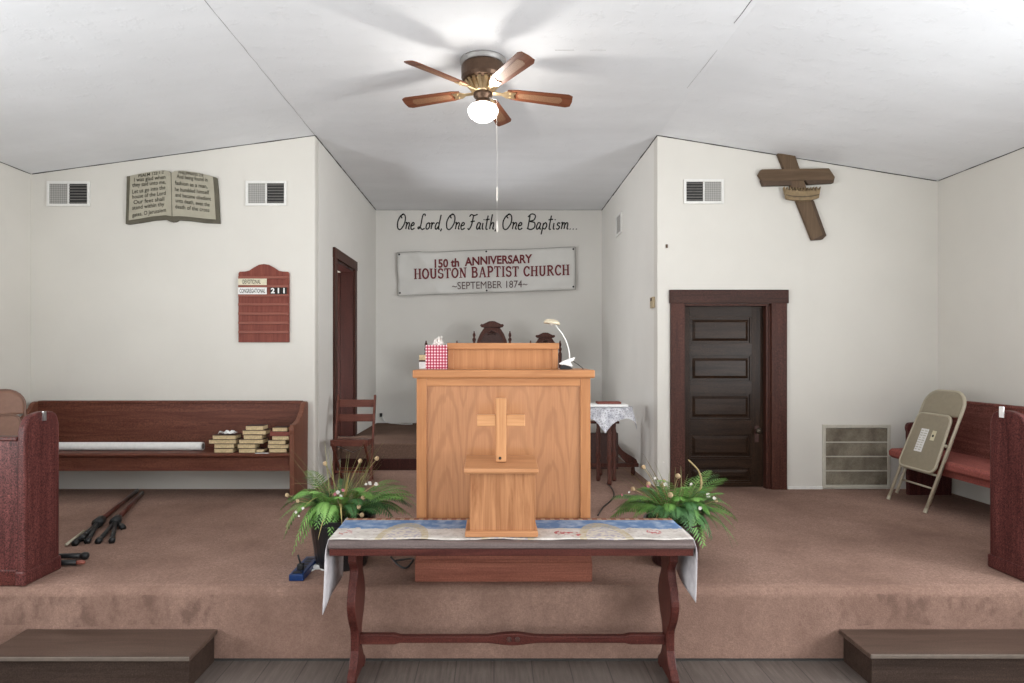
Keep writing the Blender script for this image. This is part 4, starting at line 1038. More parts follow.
MB().tube([lp(573, 361), lp(578, 364.5, .03), lp(582, 367.5, .05), lp(584, 370, .06)], .0025, 6).build('cord', M['cord_dark'], t)

# ------------------------------------------------------------------ communion table
TF, TB = 3.50, 3.98; tx0, tx1 = XX(327.8, TF), XX(694.8, TF); TZ = .875; tc = (tx0+tx1)/2
t = thing('communion_table', 'long dark red trestle communion table in front of the pulpit', 'table', (tc, 3.73, 0))
MB().prism([(TF+.008, TZ-.042), (TF, TZ-.036), (TF, TZ-.022), (TF+.010, TZ-.008), (TF+.028, TZ), (TB-.01, TZ), (TB, TZ-.01), (TB, TZ-.035), (TB-.01, TZ-.042)], 'x', tx0, tx1).build('tabletop', wood('grey_sheen_tabletop', (.085, .062, .058), (.165, .125, .118), 'x', .3, .2, spec=.4), t, bevel=.002)  # grey-brown colour carries the sheen reflected along the front edge
mb = MB().box(tx0+.006, tx1-.006, TF+.006, TF+.030, TZ-.082, TZ-.042).box(tx0+.006, tx1-.006, TB-.06, TB-.04, TZ-.082, TZ-.042).box(tx0+.006, tx0+.03, TF+.030, TB-.06, TZ-.082, TZ-.042).box(tx1-.03, tx1-.006, TF+.030, TB-.06, TZ-.082, TZ-.042)
mb.build('apron', M['table_x'], t, bevel=.003)
def trestle(xc):
    yc = 3.735; zs = TZ-.080
    half = [(.115, zs), (.115, .72), (.095, .70), (.068, .66), (.082, .61), (.122, .55), (.148, .47), (.118, .38), (.062, .30), (.048, .255), (.048, .17), (.058, .15), (.075, .12), (.10, .085), (.135, .06), (.15, .045), (.15, 0), (.10, 0), (.085, .018)]
    hp = cr2(half[2:11], 3); out = half[:2]+hp+half[11:]
    pts = [(yc-a, z) for a, z in out]+[(yc+a, z) for a, z in out[::-1]]
    o = MB().prism(pts, 'x', xc-.025, xc+.025).build('trestle_leg', M['table_z'], t, bevel=.006)
    return o
lx, rx_ = XX(355, 3.70), XX(670, 3.70)
trestle(lx); trestle(rx_)
# shaped stretcher
n = 60; top = []; xs0, xs1 = lx+.02, rx_-.02
def hw(u):
    h = .022
    for a, b, k in ((0, .13, .010), (.87, 1, .010)):
        if a <= u <= b: h += k*min(1, min(u-a, b-u)/.015*1.0 if a > 0 and b < 1 else 1) * (1 if abs((u-(b if a == 0 else a))) > .012 else .4)
    d = abs(u-.5)/.095
    if d < 1: h += .017*(math.cos(PI*d)+1)/2
    return h
ups = [(xs0+(xs1-xs0)*i/n, .222+hw(i/n)) for i in range(n+1)]; dns = [(xs0+(xs1-xs0)*i/n, .222-hw(i/n)*.9) for i in range(n, -1, -1)]
st = MB().prism(ups+dns, 'y', 3.715, 3.755).build('stretcher', M['table_x'], t, bevel=.006)
MB().lathe([(.016, 0), (.016, .004), (.006, .006)], ((xs0+xs1)/2-.02, 3.713, .226), 12, Matrix.Rotation(PI/2, 4, 'X')).build('peg', M['throne_carve'], st)
MB().lathe([(.016, 0), (.016, .004), (.006, .006)], ((xs0+xs1)/2+.03, 3.713, .226), 12, Matrix.Rotation(PI/2, 4, 'X')).build('peg', M['throne_carve'], st)

# printed runner draped over both ends
ry0, ry1 = 3.535, TB+.012
def run_top(xa, xb): return lambda u, v: Vector((xa+(xb-xa)*u, ry0+(ry1-ry0)*v-.010*math.sin(u*23)*(1-v)**2, TZ+.003+.0035*math.sin(u*31+v*3)*(1-v)))
t = thing('table_runner', 'printed runner with blue sky and gold arches draped over the communion table', 'table runner', (0, 0, 0))
def rr_top(u, v):
    return Vector((tx0-.006+(tx1-tx0+.012)*u, ry0+(ry1-ry0)*v-.008*math.sin(u*23)*(1-v)**2-.012*math.exp(-((u-.78)/.03)**2)*(1-v), TZ+.003+.004*max(0, math.sin(u*31))*(1-v)))
MB().grid(rr_top, 80, 14).build('printed_top', M['runner'], t, smooth=True, solid=.003)
def drape(xe, sg, dz0, dz1, flare):
    def f(u, v):   # v 0 top .. 1 bottom; u front .. back
        z = TZ+.003-(dz0+(dz1-dz0)*u)*v
        x = xe+sg*(.008*min(1, v*8)+flare*v*(1-u*.6))
        y = ry0-.035*min(1, v*5)+(ry1-ry0+.03)*u*(1-.14*v)
        return Vector((x+.006*math.sin(5*u+2*v), y, z))
    return f
MB().grid(drape(tx0-.006, -1, .415, .345, .022), 12, 16).build('left_drape', M['runner_back'], t, smooth=True, solid=.003)
MB().grid(drape(tx1+.006, 1, .345, .29, -.014), 12, 16).build('right_drape', M['runner_back'], t, smooth=True, solid=.003)

# offering box with sloping lid
OZ = TZ+.009; OF = 3.575
o0, o1 = XX(468.5, OF), XX(536.5, OF)
t = thing('offering_box', 'light wooden offering box with overhanging lid on the communion table', 'box', ((o0+o1)/2, OF+.12, OZ))
zt_ = ZZ(473, OF)
OD = .25
MB().prism([(OF, OZ+.03), (OF, zt_), (OF+OD, zt_+.012), (OF+OD, OZ+.03)], 'x', o0+.008, o1-.006).build('body', M['offering'], t, bevel=.002)
MB().box(XX(465, OF), XX(538, OF), OF-.022, OF+OD+.015, OZ, OZ+.034).build('base_moulding', M['offering_x'], t, bevel=.008)
lid = MB().prism([(OF-.03, zt_), (OF-.035, zt_+.012), (OF-.03, zt_+.03), (OF+OD+.01, zt_+.062), (OF+OD+.01, zt_+.010)], 'x', XX(464, OF-.02), XX(538.5, OF-.02)).build('lid', M['offering_x'], t, bevel=.004)
# cross standing on the lid
CYY = OF+.115
def lidz(y): return zt_+.03+(y-(OF-.03))/(OD+.04)*.032
cx0_ = XX(501, CYY)
t = thing('standing_cross', 'plain light wooden cross standing on the offering box lid', 'cross', (cx0_, CYY, lidz(CYY)))
zb_ = lidz(CYY+.01)+.001
MB().box(cx0_-.031, cx0_+.031, CYY-.022, CYY+.018, zb_, ZZ(398, CYY)).build('upright', M['cross_oak'], t, bevel=.004)
for xa, xb in ((XX(477, CYY), cx0_-.0305), (cx0_+.0305, XX(525, CYY))):
    MB().box(xa, xb, CYY-.016, CYY+.018, ZZ(426, CYY), ZZ(414.5, CYY)).build('arm', M['cross_oak_arm'], t, bevel=.004)
MB().lathe([(.009, 0), (.009, .003)], (cx0_-.006, CYY-.0225, zb_+.022), 10, Matrix.Rotation(PI/2, 4, 'X')).build('screw', M['ink'], t)

# ------------------------------------------------------------------ carved chairs on the platform
def throne(label, xc, width, ztop, zfin, Y, crest, scale=1):
    t = thing('carved_chair', label, 'chair', (xc, Y, PLZ), 'carved chairs behind the pulpit')
    h = width/2
    zs = PLZ+.48
    for sx in (-1, 1):
        x = xc+sx*h
        pf = [(.030, PLZ), (.030, zs), (.022, zs+.04), (.028, zs+.2), (.018, zs+.24), (.028, zfin-.20), (.016, zfin-.17), (.026, zfin-.14), (.026, zfin-.12), (.012, zfin-.10), (.022, zfin-.07), (.020, zfin-.045), (.008, zfin-.02), (.011, zfin-.01), (.002, zfin)]
        MB().lathe(pf, (x, Y+.25, 0), 12).build('back_post', M['throne'], t, smooth=True)
        MB().lathe([(.030, PLZ), (.022, PLZ+.05), (.032, PLZ+.2), (.024, PLZ+.35), (.034, zs-.06), (.034, zs)], (x, Y-.25, 0), 12).build('front_leg', M['throne'], t, smooth=True)
        MB().box(x-.03, x+.03, Y-.28, Y+.25, zs+.22, zs+.26).build('arm', M['throne'], t, bevel=.01)
        MB().lathe([(.02, zs), (.028, zs+.1), (.02, zs+.22)], (x, Y-.22, 0), 10).build('arm_post', M['throne'], t, smooth=True)
    MB().box(xc-h-.03, xc+h+.03, Y-.29, Y+.27, zs-.07, zs).build('seat_frame', M['throne'], t, bevel=.008)
    MB().box(xc-h+.02, xc+h-.02, Y-.26, Y+.2, zs, zs+.06).build('seat_cushion', M['red_cushion'], t, bevel=.02)
    k = width/.55
    H = ztop-.62*k*.0
    arch = [(-.235, -.62), (-.235, -.36), (-.225, -.30), (-.185, -.20), (-.140, -.13), (-.12, -.105)]
    if crest: arch += [(-.165, -.095), (-.185, -.065), (-.165, -.045), (-.14, -.05), (-.10, -.03), (-.045, -.004), (0, 0)]
    else: arch += [(-.08, -.07), (-.04, -.05), (0, -.045)]
    pts = [(xc+a*k, ztop+b*k) for a, b in arch]+[(xc-a*k, ztop+b*k) for a, b in arch[-2::-1]]
    bp = MB().prism(pts, 'y', Y+.235, Y+.275).build('back_panel', M['throne'], t, bevel=.006)
    ip = [(xc+a*k*.8, ztop-.10*k+b*k*.75) for a, b in arch[:6]]+[(xc-a*k*.8, ztop-.10*k+b*k*.75) for a, b in arch[5::-1]]
    MB().prism(ip, 'y', Y+.225, Y+.236).build('carved_field', M['throne_carve'], bp, bevel=.004)
    if crest:
        mb = MB()
        for dx, dz in ((0, -.15), (-.03, -.165), (.03, -.165), (0, -.19), (-.05, -.20), (.05, -.20)):
            mb.ball((xc+dx*k, Y+.226, ztop+dz*k), .020*k, 8)
        mb.prism([(xc+a*k, ztop+b*k) for a, b in ((-.12, -.105), (.12, -.105), (.13, -.09), (-.13, -.09))], 'y', Y+.222, Y+.238)
        mb.build('carved_rosette', M['throne_carve'], bp, smooth=True)
    MB().box(xc-h, xc+h, Y+.235, Y+.27, zs+.1, zs+.16).build('back_rail', M['throne'], t, bevel=.006)
TY_ = 9.2
throne('tallest carved dark chair, centre of the three behind the pulpit', XX(492, TY_+.25), .545, ZZ(321, TY_+.25), ZZ(331, TY_+.25), TY_, True)
throne('carved dark chair behind the clip lamp, its small crest just showing', XX(545.3, TY_+.25), .45, ZZ(332.5, TY_+.25), ZZ(340.5, TY_+.25), TY_, True)
throne('carved dark chair behind the tissue box, only its post tips showing', XX(441.5, TY_+.25), .47, ZZ(342.5, TY_+.25), ZZ(340.5, TY_+.25), TY_, False)

# ------------------------------------------------------------------ lace table
c = Vector((1.31, 7.14, STG)); tz = ZZ(406, 7.14); r = .265
t = thing('side_table', 'small round side table under a lace cloth behind the pulpit', 'table', c)
MB().lathe([(r, tz-.03), (r, tz-.012), (r-.01, tz-.006)], (c.x, c.y, 0), 28).build('tabletop', M['throne'], t)
for a in (-92, 52, 128):
    x, y = c.x+.15*math.cos(math.radians(a)), c.y+.13*math.sin(math.radians(a))
    pf = [(.022, STG), (.028, STG+.03), (.020, STG+.08), (.026, STG+.2), (.018, STG+.25), (.032, STG+.3), (.022, STG+.36), (.030, STG+.55), (.020, STG+.62), (.030, tz-.08), (.030, tz-.03)]
    MB().lathe(pf, (x, y, 0), 12).build('leg', M['throne'], t, smooth=True)
def lacef(u, v):
    a = u*2*PI
    # square cloth on a round top: corners hang lowest
    sq = max(abs(math.cos(a+1.047)), abs(math.sin(a+1.047))); half = .385
    R = min(half/sq, .56)
    rr = v*R
    if rr <= r: return Vector((c.x+rr*math.cos(a), c.y+rr*math.sin(a), tz))
    d = rr-r; fl = .012*math.sin(a*9)*min(1, d*10)
    ro = r+.012+d*.22+fl
    return Vector((c.x+ro*math.cos(a), c.y+ro*math.sin(a), tz-d*.98))
mb = MB().grid(lacef, 72, 14); bmesh.ops.remove_doubles(mb.bm, verts=mb.bm.verts, dist=1e-4)
tag(mb.build('lace_cloth', M['lace'], None, smooth=True), 'white lace cloth draped on the small side table', 'tablecloth')
a, b = XX(591, 7.0), XX(630, 7.0)
tag(MB().prism([(a-.10, 6.98), (b-.02, 6.99), (b-.03, 7.25), (a-.08, 7.24)], 'z', tz+.002, tz+.03).build('paper_pile', M['paper'], None, bevel=.003), 'pile of white papers on the lace cloth', 'papers')
bt = thing('red_book', 'thin red brown book on top of the white papers', 'book', (XX(609, 7.1), 7.12, tz+.031))
a, b = XX(597, 7.1), XX(620.5, 7.1)
MB().box(a, b, 7.04, 7.2, tz+.031, tz+.034).box(a, b, 7.04, 7.2, tz+.050, tz+.053).box(a, a+.004, 7.04, 7.2, tz+.031, tz+.053).build('cover', M['cover_red'], bt)
MB().box(a+.004, b-.004, 7.045, 7.195, tz+.034, tz+.050).build('pages', M['cover_red'], bt)

# carved stand behind the lace table
SY = 7.58
def sp(u, v): return (XX(580+u/5.69, SY), ZZ(380+v/5.69, SY))
scr = cr2([sp(*p) for p in ((185, 240), (190, 290), (205, 340), (228, 385), (262, 415), (296, 435), (318, 452), (322, 476), (306, 486), (292, 472))], 5)
scr2 = cr2([sp(*p) for p in ((296, 462), (282, 476), (262, 470), (235, 440), (200, 400), (175, 370), (160, 330), (150, 240))], 5)
t = thing('carved_stand', 'dark carved wooden stand with scroll leg behind the lace table', 'stand', (XX(610, SY), SY, STG))
MB().prism(scr+scr2, 'y', SY-.03, SY+.03).build('scroll_leg', M['throne'], t, bevel=.006)
xm = XX(590, SY); xl2 = xm-.35
mir = [(2*xm-.16-x, z) for x, z in scr+scr2]
MB().prism(mir, 'y', SY-.03, SY+.03).build('scroll_leg', M['throne'], t, bevel=.006)
x0_, _ = sp(60, 0); 
a, b = XX(560, SY), sp(215, 0)[0]
MB().box(a, b, SY-.035, SY+.035, sp(0, 505)[1], sp(0, 300)[1]).build('carved_panel', M['throne_carve'], t, bevel=.008)
mb = MB()
for i in range(5):
    for j in range(3):
        mb.ball((a+.06+i*.10, SY-.036, sp(0, 480)[1]+j*.075+(.02 if i % 2 else 0)), .026, 8)
mb.build('carved_relief', M['throne'], t, smooth=True)
MB().box(XX(556, SY), sp(330, 0)[0], SY-.05, SY+.05, sp(0, 492)[1], sp(0, 470)[1]).build('foot_rail', M['throne'], t, bevel=.008)
for px_ in (600, 633):
    MB().lathe([(.02, STG), (.03, STG+.03), (.02, sp(0, 490)[1])], (XX(px_, SY)-.0, SY, 0), 10).build('foot', M['throne'], t, smooth=True)
MB().box(a-.02, sp(205, 0)[0]+.03, SY-.06, SY+.06, sp(0, 246)[1], sp(0, 232)[1]).build('stand_top', M['throne'], t, bevel=.006)

# cords on the stage
tag(MB().tube(cr([FL(607, 484), FL(612, 489), FL(614, 496), FL(610, 502), FL(603, 508), FL(598, 516)], 6), .006, 6).build('floor_cord', M['cord_dark'], None, smooth=True), 'dark cord trailing on the carpet from the side table', 'cord')
bpy.data.objects['floor_cord'].location.z += .006
p = [W(381, 415, DB-.02), W(383, 419, DB-.03), W(390, 421, DB-.06)]
cc = thing('power_cable', 'white cord plugged low on the alcove back wall', 'cord', (p[0].x, DB, PLZ))
pts = [p[0], p[1], Vector((p[1].x+.06, DB-.05, PLZ+.02)), Vector((XX(392, DB)+.1, DB-.15, PLZ+.008)), Vector((XX(407, DB), DB-.25, PLZ+.008)), Vector((XX(414, DB), DB-.2, PLZ+.008))]
MB().tube(cr(pts, 6), .012, 6).build('wire', M['cord_white'], cc, smooth=True)
MB().box(p[0].x-.02, p[0].x+.02, DB-.04, DB, p[0].z-.03, p[0].z+.03).build('plug', M['cord_dark'], cc, bevel=.004)

# ------------------------------------------------------------------ potted arrangements
def frond(mb, base, tip, lift, wid, n=15, seed=0, side=Vector((0, 0, 1))):
    wid *= 1.3
    """arched midrib with paired leaflets"""
    rr = random.Random(seed); base = Vector(base); tip = Vector(tip)
    mid = base.lerp(tip, .5)+Vector((0, 0, lift))
    def pt(t): return base*(1-t)**2+mid*2*t*(1-t)+tip*t*t
    pts = [pt(i/12) for i in range(13)]
    mb.tube(pts, [.0035*(1-i/14) for i in range(13)], 5)
    dirv = (tip-base); hor = Vector((dirv.y, -dirv.x, 0))
    if hor.length < .02: hor = Vector((1, 0, 0))
    hor.normalize()
    for i in range(1, n*2):
        t_ = .14+.86*i/(2*n); p = pt(t_); d = (pt(min(1, t_+.02))-pt(t_-.02)).normalized()
        s = 1 if i % 2 else -1
        L = wid*(math.sin(PI*min(1, t_*.86+.12))**.7)*rr.uniform(.85, 1.1)
        up = d.cross(hor).normalized()
        if up.z < 0: up = -up
        e = (hor*s*.93+d*.42-up*.12+Vector((0, 0, -.10))).normalized()
        q = d*.0085*(1 if L > .03 else .7)
        a = p; b = p+e*L*.40+q; c_ = p+e*L+d*.008; b2 = p+e*L*.32-q*.9+Vector((0, 0, .004))
        vs = [mb.bm.verts.new(v) for v in (a, b2, c_, b)]
        mb.bm.faces.new(vs)
def blade(mb, base, tip, lift, w):
    base = Vector(base); tip = Vector(tip); mid = base.lerp(tip, .5)+Vector((0, 0, lift))
    L = []; n = 9
    d0 = tip-base; hor = Vector((-d0.y, d0.x, 0))
    if hor.length < .01: hor = Vector((1, 0, 0))
    hor = (hor.normalized()+Vector((1, 0, 0))*.6).normalized()
    prev = None
    for i in range(n+1):
        t_ = i/n; p = base*(1-t_)**2+mid*2*t_*(1-t_)+tip*t_*t_
        ww = w*(1-t_**1.6)*.5+.0006
        cur = (mb.bm.verts.new(p-hor*ww), mb.bm.verts.new(p+hor*ww))
        if prev: mb.bm.faces.new((prev[0], prev[1], cur[1], cur[0]))
        prev = cur
def pot(t, c, rb, rt, h, m):
    z = c.z
    MB().lathe([(rb*.96, z), (rb, z+.012), (rt*.985, z+h-.04), (rt*1.05, z+h-.035), (rt*1.06, z+h), (rt*.97, z+h), (rt*.95, z+h-.04), (.01, z+h-.045)], (c.x, c.y, 0), 32).build('pot', m, t, smooth=False)
    MB().lathe([(rt*.95, z+h-.05), (rt*.6, z+h-.02), (.01, z+h-.005)], (c.x, c.y, 0), 20).build('soil', M['soil'], t, smooth=True)
def flower(t, p, m, r_, n=7, seed=0):
    rr = random.Random(seed); mb = MB(); p = Vector(p)
    for k in range(n):
        a = 2*PI*k/n+rr.uniform(-.2, .2); e = Vector((math.cos(a), -.35, math.sin(a)))*r_*rr.uniform(.8, 1.1); q = Vector((-math.sin(a), 0, math.cos(a)))*r_*.35
        vs = [mb.bm.verts.new(v) for v in (p, p+e*.6-q, p+e, p+e*.6+q)]; mb.bm.faces.new(vs)
    mb.ball(p+Vector((0, -.006, 0)), r_*.25, 6); mb.build('flower', m, t)
def arrangement(label, c, rb, rt, h, potm, fr, grass, seeds, flowers, dry, bare, seed):
    t = thing('potted_fern', label, 'potted plant', c, None)
    pot(t, c, rb, rt, h, potm)
    top = Vector((c.x, c.y, c.z+h-.02)); rr = random.Random(seed)
    xs_ = [q[0] for q in fr]; xm = (min(xs_)+max(xs_))/2; xh = (max(xs_)-min(xs_))/2
    extra = []
    for k in range(16):
        a = 2*PI*(k+.5)/16; q = rr.uniform(.82, 1.08)
        extra.append((xm+xh*q*math.cos(a)*.95, rr.uniform(476, 512)+10*abs(math.cos(a)), .32*math.sin(a)*q-.02 if math.sin(a) > -.2 else -.26*q, rr.uniform(.10, .20), .07, rr.choice(['fern_a', 'fern_a', 'fern_b', 'fern_c'])))
    for i, (x, y, dy, lift, wid, m) in enumerate(list(fr)+extra):
        tip = W(x, y, c.y+dy); d = (tip-top); d.z = 0
        b = top+d.normalized()*rt*.35
        mb = MB(); frond(mb, b, tip, .03+lift*rr.uniform(.85, 1.2), wid*rr.uniform(.85, 1.15), 18, i+seed); mb.build('frond', M[m], t)
    mb = MB()
    for k in range(grass[0]):
        x = rr.uniform(*grass[1]); y = rr.uniform(*grass[2]); tip = W(x, y, c.y+rr.uniform(-.25, .2))
        b = top+Vector((rr.uniform(-.07, .07), rr.uniform(-.07, .07), -.02)); blade(mb, b, tip, rr.uniform(-.02, .12), rr.uniform(.004, .008))
    tag(mb.build('dry_grass', M['grass'], t), kind='stuff')
    for k, (x, y, dy, lift) in enumerate(dry):
        mb = MB(); blade(mb, top+Vector((rr.uniform(-.05, .05), rr.uniform(-.05, .05), 0)), W(x, y, c.y+dy), lift, .024); mb.build('yellow_leaf', M['dry_leaf'], t)
    for k, (x, y, dy, r_) in enumerate(seeds):
        p = W(x, y, c.y+dy); s = MB().tube(cr([top+Vector((rr.uniform(-.05, .05), 0, 0)), top.lerp(p, .55)+Vector((rr.uniform(-.02, .02), 0, .02)), p], 5), .0025, 5).build('dry_stem', M['stem_dry'], t)
        mb = MB().ball(p, r_, 10); 
        for v in mb.bm.verts: v.co += Vector((rr.uniform(-1, 1), rr.uniform(-1, 1), rr.uniform(-1, 1)))*r_*.14
        mb.build('seed_head', M['seed'], s)
    for k, (x, y, dy, r_, m) in enumerate(flowers):
        flower(t, W(x, y, c.y+dy), M[m], r_*.62, 8, k)
    for k, (x0, y0, x1, y1, x2, y2) in enumerate(bare):
        MB().tube(cr([top, W(x0, y0, c.y), W(x1, y1, c.y+.02), W(x2, y2, c.y+.02)], 6), [.006]*6+[.008]*6+[.006]*6+[.002], 6).build('bare_stalk', M['stem_dry'], t)
    return t
A_, B_, C_ = 'fern_a', 'fern_b', 'fern_c'
c = Vector((XX(342, 4.37), 4.37, STG))
frL = [(279, 520, -.08, .22, .075, B_), (292, 556, -.22, .30, .07, B_), (283, 540, .0, .28, .075, A_), (296, 494, .05, .16, .07, A_), (303, 478, .25, .12, .06, C_), (288, 500, .3, .18, .07, A_),
       (300, 532, .12, .2, .06, C_), (408, 487, .1, .13, .075, A_), (414, 508, .0, .15, .085, C_), (413, 518, .18, .16, .085, A_), (404, 500, -.10, .15, .075, A_), (398, 512, -.18, .15, .06, C_), (395, 485, .3, .1, .06, A_),
       (330, 540, -.26, .22, .05, A_), (355, 520, -.28, .2, .05, C_), (345, 478, .28, .10, .06, C_), (372, 500, -.22, .16, .06, A_), (318, 515, -.24, .2, .06, B_), (385, 510, -.2, .16, .06, C_),
       (285, 528, -.15, .26, .07, B_), (301, 545, -.2, .28, .06, A_), (312, 500, -.1, .16, .07, A_), (328, 496, -.05, .12, .07, C_), (416, 498, .15, .14, .07, C_), (406, 514, -.05, .16, .08, A_), (392, 518, -.2, .18, .07, C_), (410, 493, -.05, .14, .075, A_), (360, 505, -.25, .14, .06, C_), (382, 493, .2, .1, .06, C_), (280, 510, .1, .22, .07, A_), (308, 470, .2, .12, .07, A_), (284, 535, -.1, .28, .07, B_), (316, 530, -.22, .22, .07, A_), (418, 506, .1, .2, .08, A_), (400, 482, .2, .14, .07, A_), (325, 525, -.3, .2, .06, B_), (298, 515, .1, .2, .07, C_)]
arrangement('potted fern with pink flowers in a black pot beside the power strip', c, .178, .222, .35, M['pot'], frL,
    (85, (280, 398), (440, 508)), [(325, 463.5, 0, .016), (360, 461, -.02, .016), (377, 458.5, .02, .017), (287, 495, -.05, .014), (298, 501, -.1, .014), (363, 497.5, -.18, .014), (359, 507, -.2, .015), (362, 515, -.22, .016), (377, 484, -.1, .012)],
    [(338, 492, -.15, .026, 'petal'), (343, 490, -.16, .022, 'pink'), (335, 494, -.17, .02, 'pink'), (341, 496, -.17, .022, 'petal'), (370, 483, -.1, .026, 'petal'), (376, 484, -.12, .024, 'petal'), (366, 484, -.08, .018, 'petal'), (296, 512, -.22, .018, 'petal'), (303, 508, -.22, .018, 'petal'), (299, 516, -.22, .014, 'petal')],
    [(302, 510, -.2, .22), (342, 527, -.3, .25), (318, 540, -.28, .28), (330, 500, -.1, .2), (350, 470, -.1, .05), (288, 486, .1, .2)], [], 11)
c = Vector((XX(674, 4.40), 4.40, STG))
frR = [(613, 517, -.1, .16, .07, A_), (620, 505, .1, .13, .075, A_), (612, 512, .2, .15, .07, C_), (634, 518, -.22, .16, .06, A_), (650, 518, -.24, .16, .06, C_), (726, 478, .1, .10, .07, A_), (718, 474, .25, .08, .06, C_),
       (733, 548, -.15, .30, .03, C_), (704, 548, -.22, .24, .075, A_), (738, 522, .05, .16, .06, A_), (712, 540, -.2, .24, .07, C_), (700, 500, -.24, .14, .07, B_), (728, 515, .2, .16, .065, A_), (722, 500, -.1, .14, .07, C_),
       (690, 520, -.26, .18, .07, C_), (668, 512, -.24, .14, .06, A_), (640, 500, -.05, .12, .06, B_), (660, 486, .2, .1, .06, C_), (690, 535, -.27, .22, .06, C_), (648, 506, .0, .12, .06, A_), (684, 488, .2, .1, .06, A_), (697, 525, -.2, .2, .07, A_), (616, 510, .0, .16, .075, A_), (628, 512, -.15, .16, .07, A_), (640, 512, -.2, .14, .07, A_), (624, 498, .15, .12, .07, C_), (655, 500, .1, .10, .07, A_), (680, 500, -.2, .14, .07, A_),
       (706, 488, .0, .12, .07, A_), (714, 486, .15, .12, .07, B_), (710, 515, -.15, .18, .07, A_), (718, 530, -.1, .2, .06, C_), (610, 500, .1, .16, .07, A_), (608, 520, -.05, .18, .07, A_), (732, 508, .0, .16, .07, B_), (736, 530, -.1, .2, .07, A_), (700, 476, .3, .12, .07, A_), (642, 490, .2, .14, .07, C_), (738, 545, -.12, .26, .06, A_), (710, 470, .2, .10, .06, B_), (694, 510, -.26, .16, .07, C_), (676, 520, -.28, .18, .07, C_), (662, 522, -.27, .16, .06, C_)]
arrangement('potted fern with one curled dry stalk in a dark red pot, beside the pulpit', c, .155, .20, .31, M['pot_red'], frR,
    (85, (612, 722), (462, 512)), [(643.5, 467, 0, .016), (678, 476, -.05, .018), (648.5, 484, -.1, .017), (663, 485, -.12, .018), (670.5, 495, -.18, .019), (633, 489, -.1, .015), (716, 500, -.1, .014), (664, 481, .05, .014)],
    [(665, 484, -.15, .024, 'petal'), (708, 495, -.15, .03, 'petal'), (714, 498, -.16, .022, 'petal'), (700, 508, -.2, .024, 'petal'), (648, 486, -.12, .02, 'pink'), (655, 478, -.1, .018, 'petal'), (691, 484, -.1, .018, 'petal'), (622, 495, -.1, .014, 'pink'), (629, 492, -.1, .014, 'petal'), (664, 462, 0, .012, 'petal'), (668, 466, 0, .01, 'petal')],
    [(735, 518, -.1, .14), (615, 484, .0, .15), (656, 520, -.25, .2), (624, 468, .05, .06), (642, 452, .1, .03), (690, 470, .1, .03)], [(698, 495, 700, 474, 688, 459.5)], 23)

# ------------------------------------------------------------------ blue power strip, plug, cords
t = thing('power_strip', 'blue power strip on the stage edge beside the left pot', 'power strip', FL(300, 572))
p0, p1 = FL(296, 581.5), FL(313, 562.5)
d = (p1-p0); L_ = d.length; ang = math.atan2(d.y, d.x)
mtx = Matrix.Translation(p0) @ Matrix.Rotation(ang, 4, 'Z')
MB().box(0, L_, -.048, .048, .001, .045).xf(mtx).build('housing', M['blue'], t, bevel=.006)
for k in range(5):
    MB().box(.07+k*.055, .105+k*.055, -.022, .022, .045, .047).xf(mtx).build('socket', M['black'], t)
MB().box(.02, .05, -.03, .03, .045, .049).xf(mtx).build('end_label', M['black'], t)
pg = MB().box(.075, .115, -.02, .02, .047, .085).xf(mtx).build('plug', M['black'], t, bevel=.006)
MB().tube(cr([mtx @ Vector(v) for v in ((.095, 0, .08), (.09, .01, .12), (.10, .02, .14))], 5), .006, 6).build('plug_tail', M['black'], pg)
pts = [FL(307, 574), FL(312, 571.5), FL(318, 569), FL(324, 571), FL(330, 566)]
pts = [q+Vector((0, 0, .007)) for q in pts]
wc = thing('white_cord', 'short white cord beside the power strip', 'cord', FL(316, 570))
MB().tube(cr(pts, 6), .006, 6).build('wire', M['cord_white'], wc, smooth=True)
MB().box(pts[2].x-.03, pts[2].x+.03, pts[2].y-.02, pts[2].y+.02, STG+.001, STG+.03).build('plug', M['cord_white'], wc, bevel=.005)
pts = [FL(386, 560), FL(396, 563), FL(406, 562), FL(412, 558)]
pts = [Vector((q.x, 4.35+.05*i, STG+.02+.04*math.sin(i*1.3))) for i, q in enumerate(pts)]
bc = cr([(-.72, 4.33, STG+.06), (-.66, 4.28, STG+.02), (-.60, 4.25, STG+.012), (-.56, 4.30, STG+.05), (-.60, 4.38, STG+.03), (-.70, 4.4, STG+.01)], 6)
tag(MB().tube(bc, .007, 6).build('coiled_cable', M['cord_dark'], None, smooth=True), 'black cable loop on the carpet between left pot and pulpit', 'cable')

# ------------------------------------------------------------------ microphone stands and microphones lying on the stage
def mic_stand(label, foot, hub, tip, legs, extra):
    t = thing('microphone_stand', label, 'microphone stand', hub)
    f, h_, tp = [Vector(v) for v in (foot, hub, tip)]
    MB().tube([h_, h_.lerp(tp, .5), tp], [.021, .020, .018], 8).build('pole', M['mic_tube'], t, smooth=True)
    MB().tube([h_+(tp-h_)*.0-(tp-h_).normalized()*.06, h_+(tp-h_).normalized()*.07], [.042, .040], 10).build('hub', M['black'], t, smooth=True)
    for q in legs:
        q = Vector(q); l = MB().tube([h_, h_.lerp(q, .5), q], .017, 8).build('leg', M['black'], t, smooth=True)
        d = (q-h_).normalized(); MB().tube([q-d*.03, q+d*.03], .024, 8).build('rubber_foot', M['black'], l, smooth=True)
    if extra:
        e0, e1 = Vector(extra[0]), Vector(extra[1]); MB().tube([e0, e1], .011, 8).build('boom', M['tan_tube'], t, smooth=True)
    d = (tp-h_).normalized(); MB().tube([tp-d*.05, tp+d*.02], .018, 8).build('clip_end', M['black'], t, smooth=True)
    return t
def up(v, h): return v+Vector((0, 0, h))
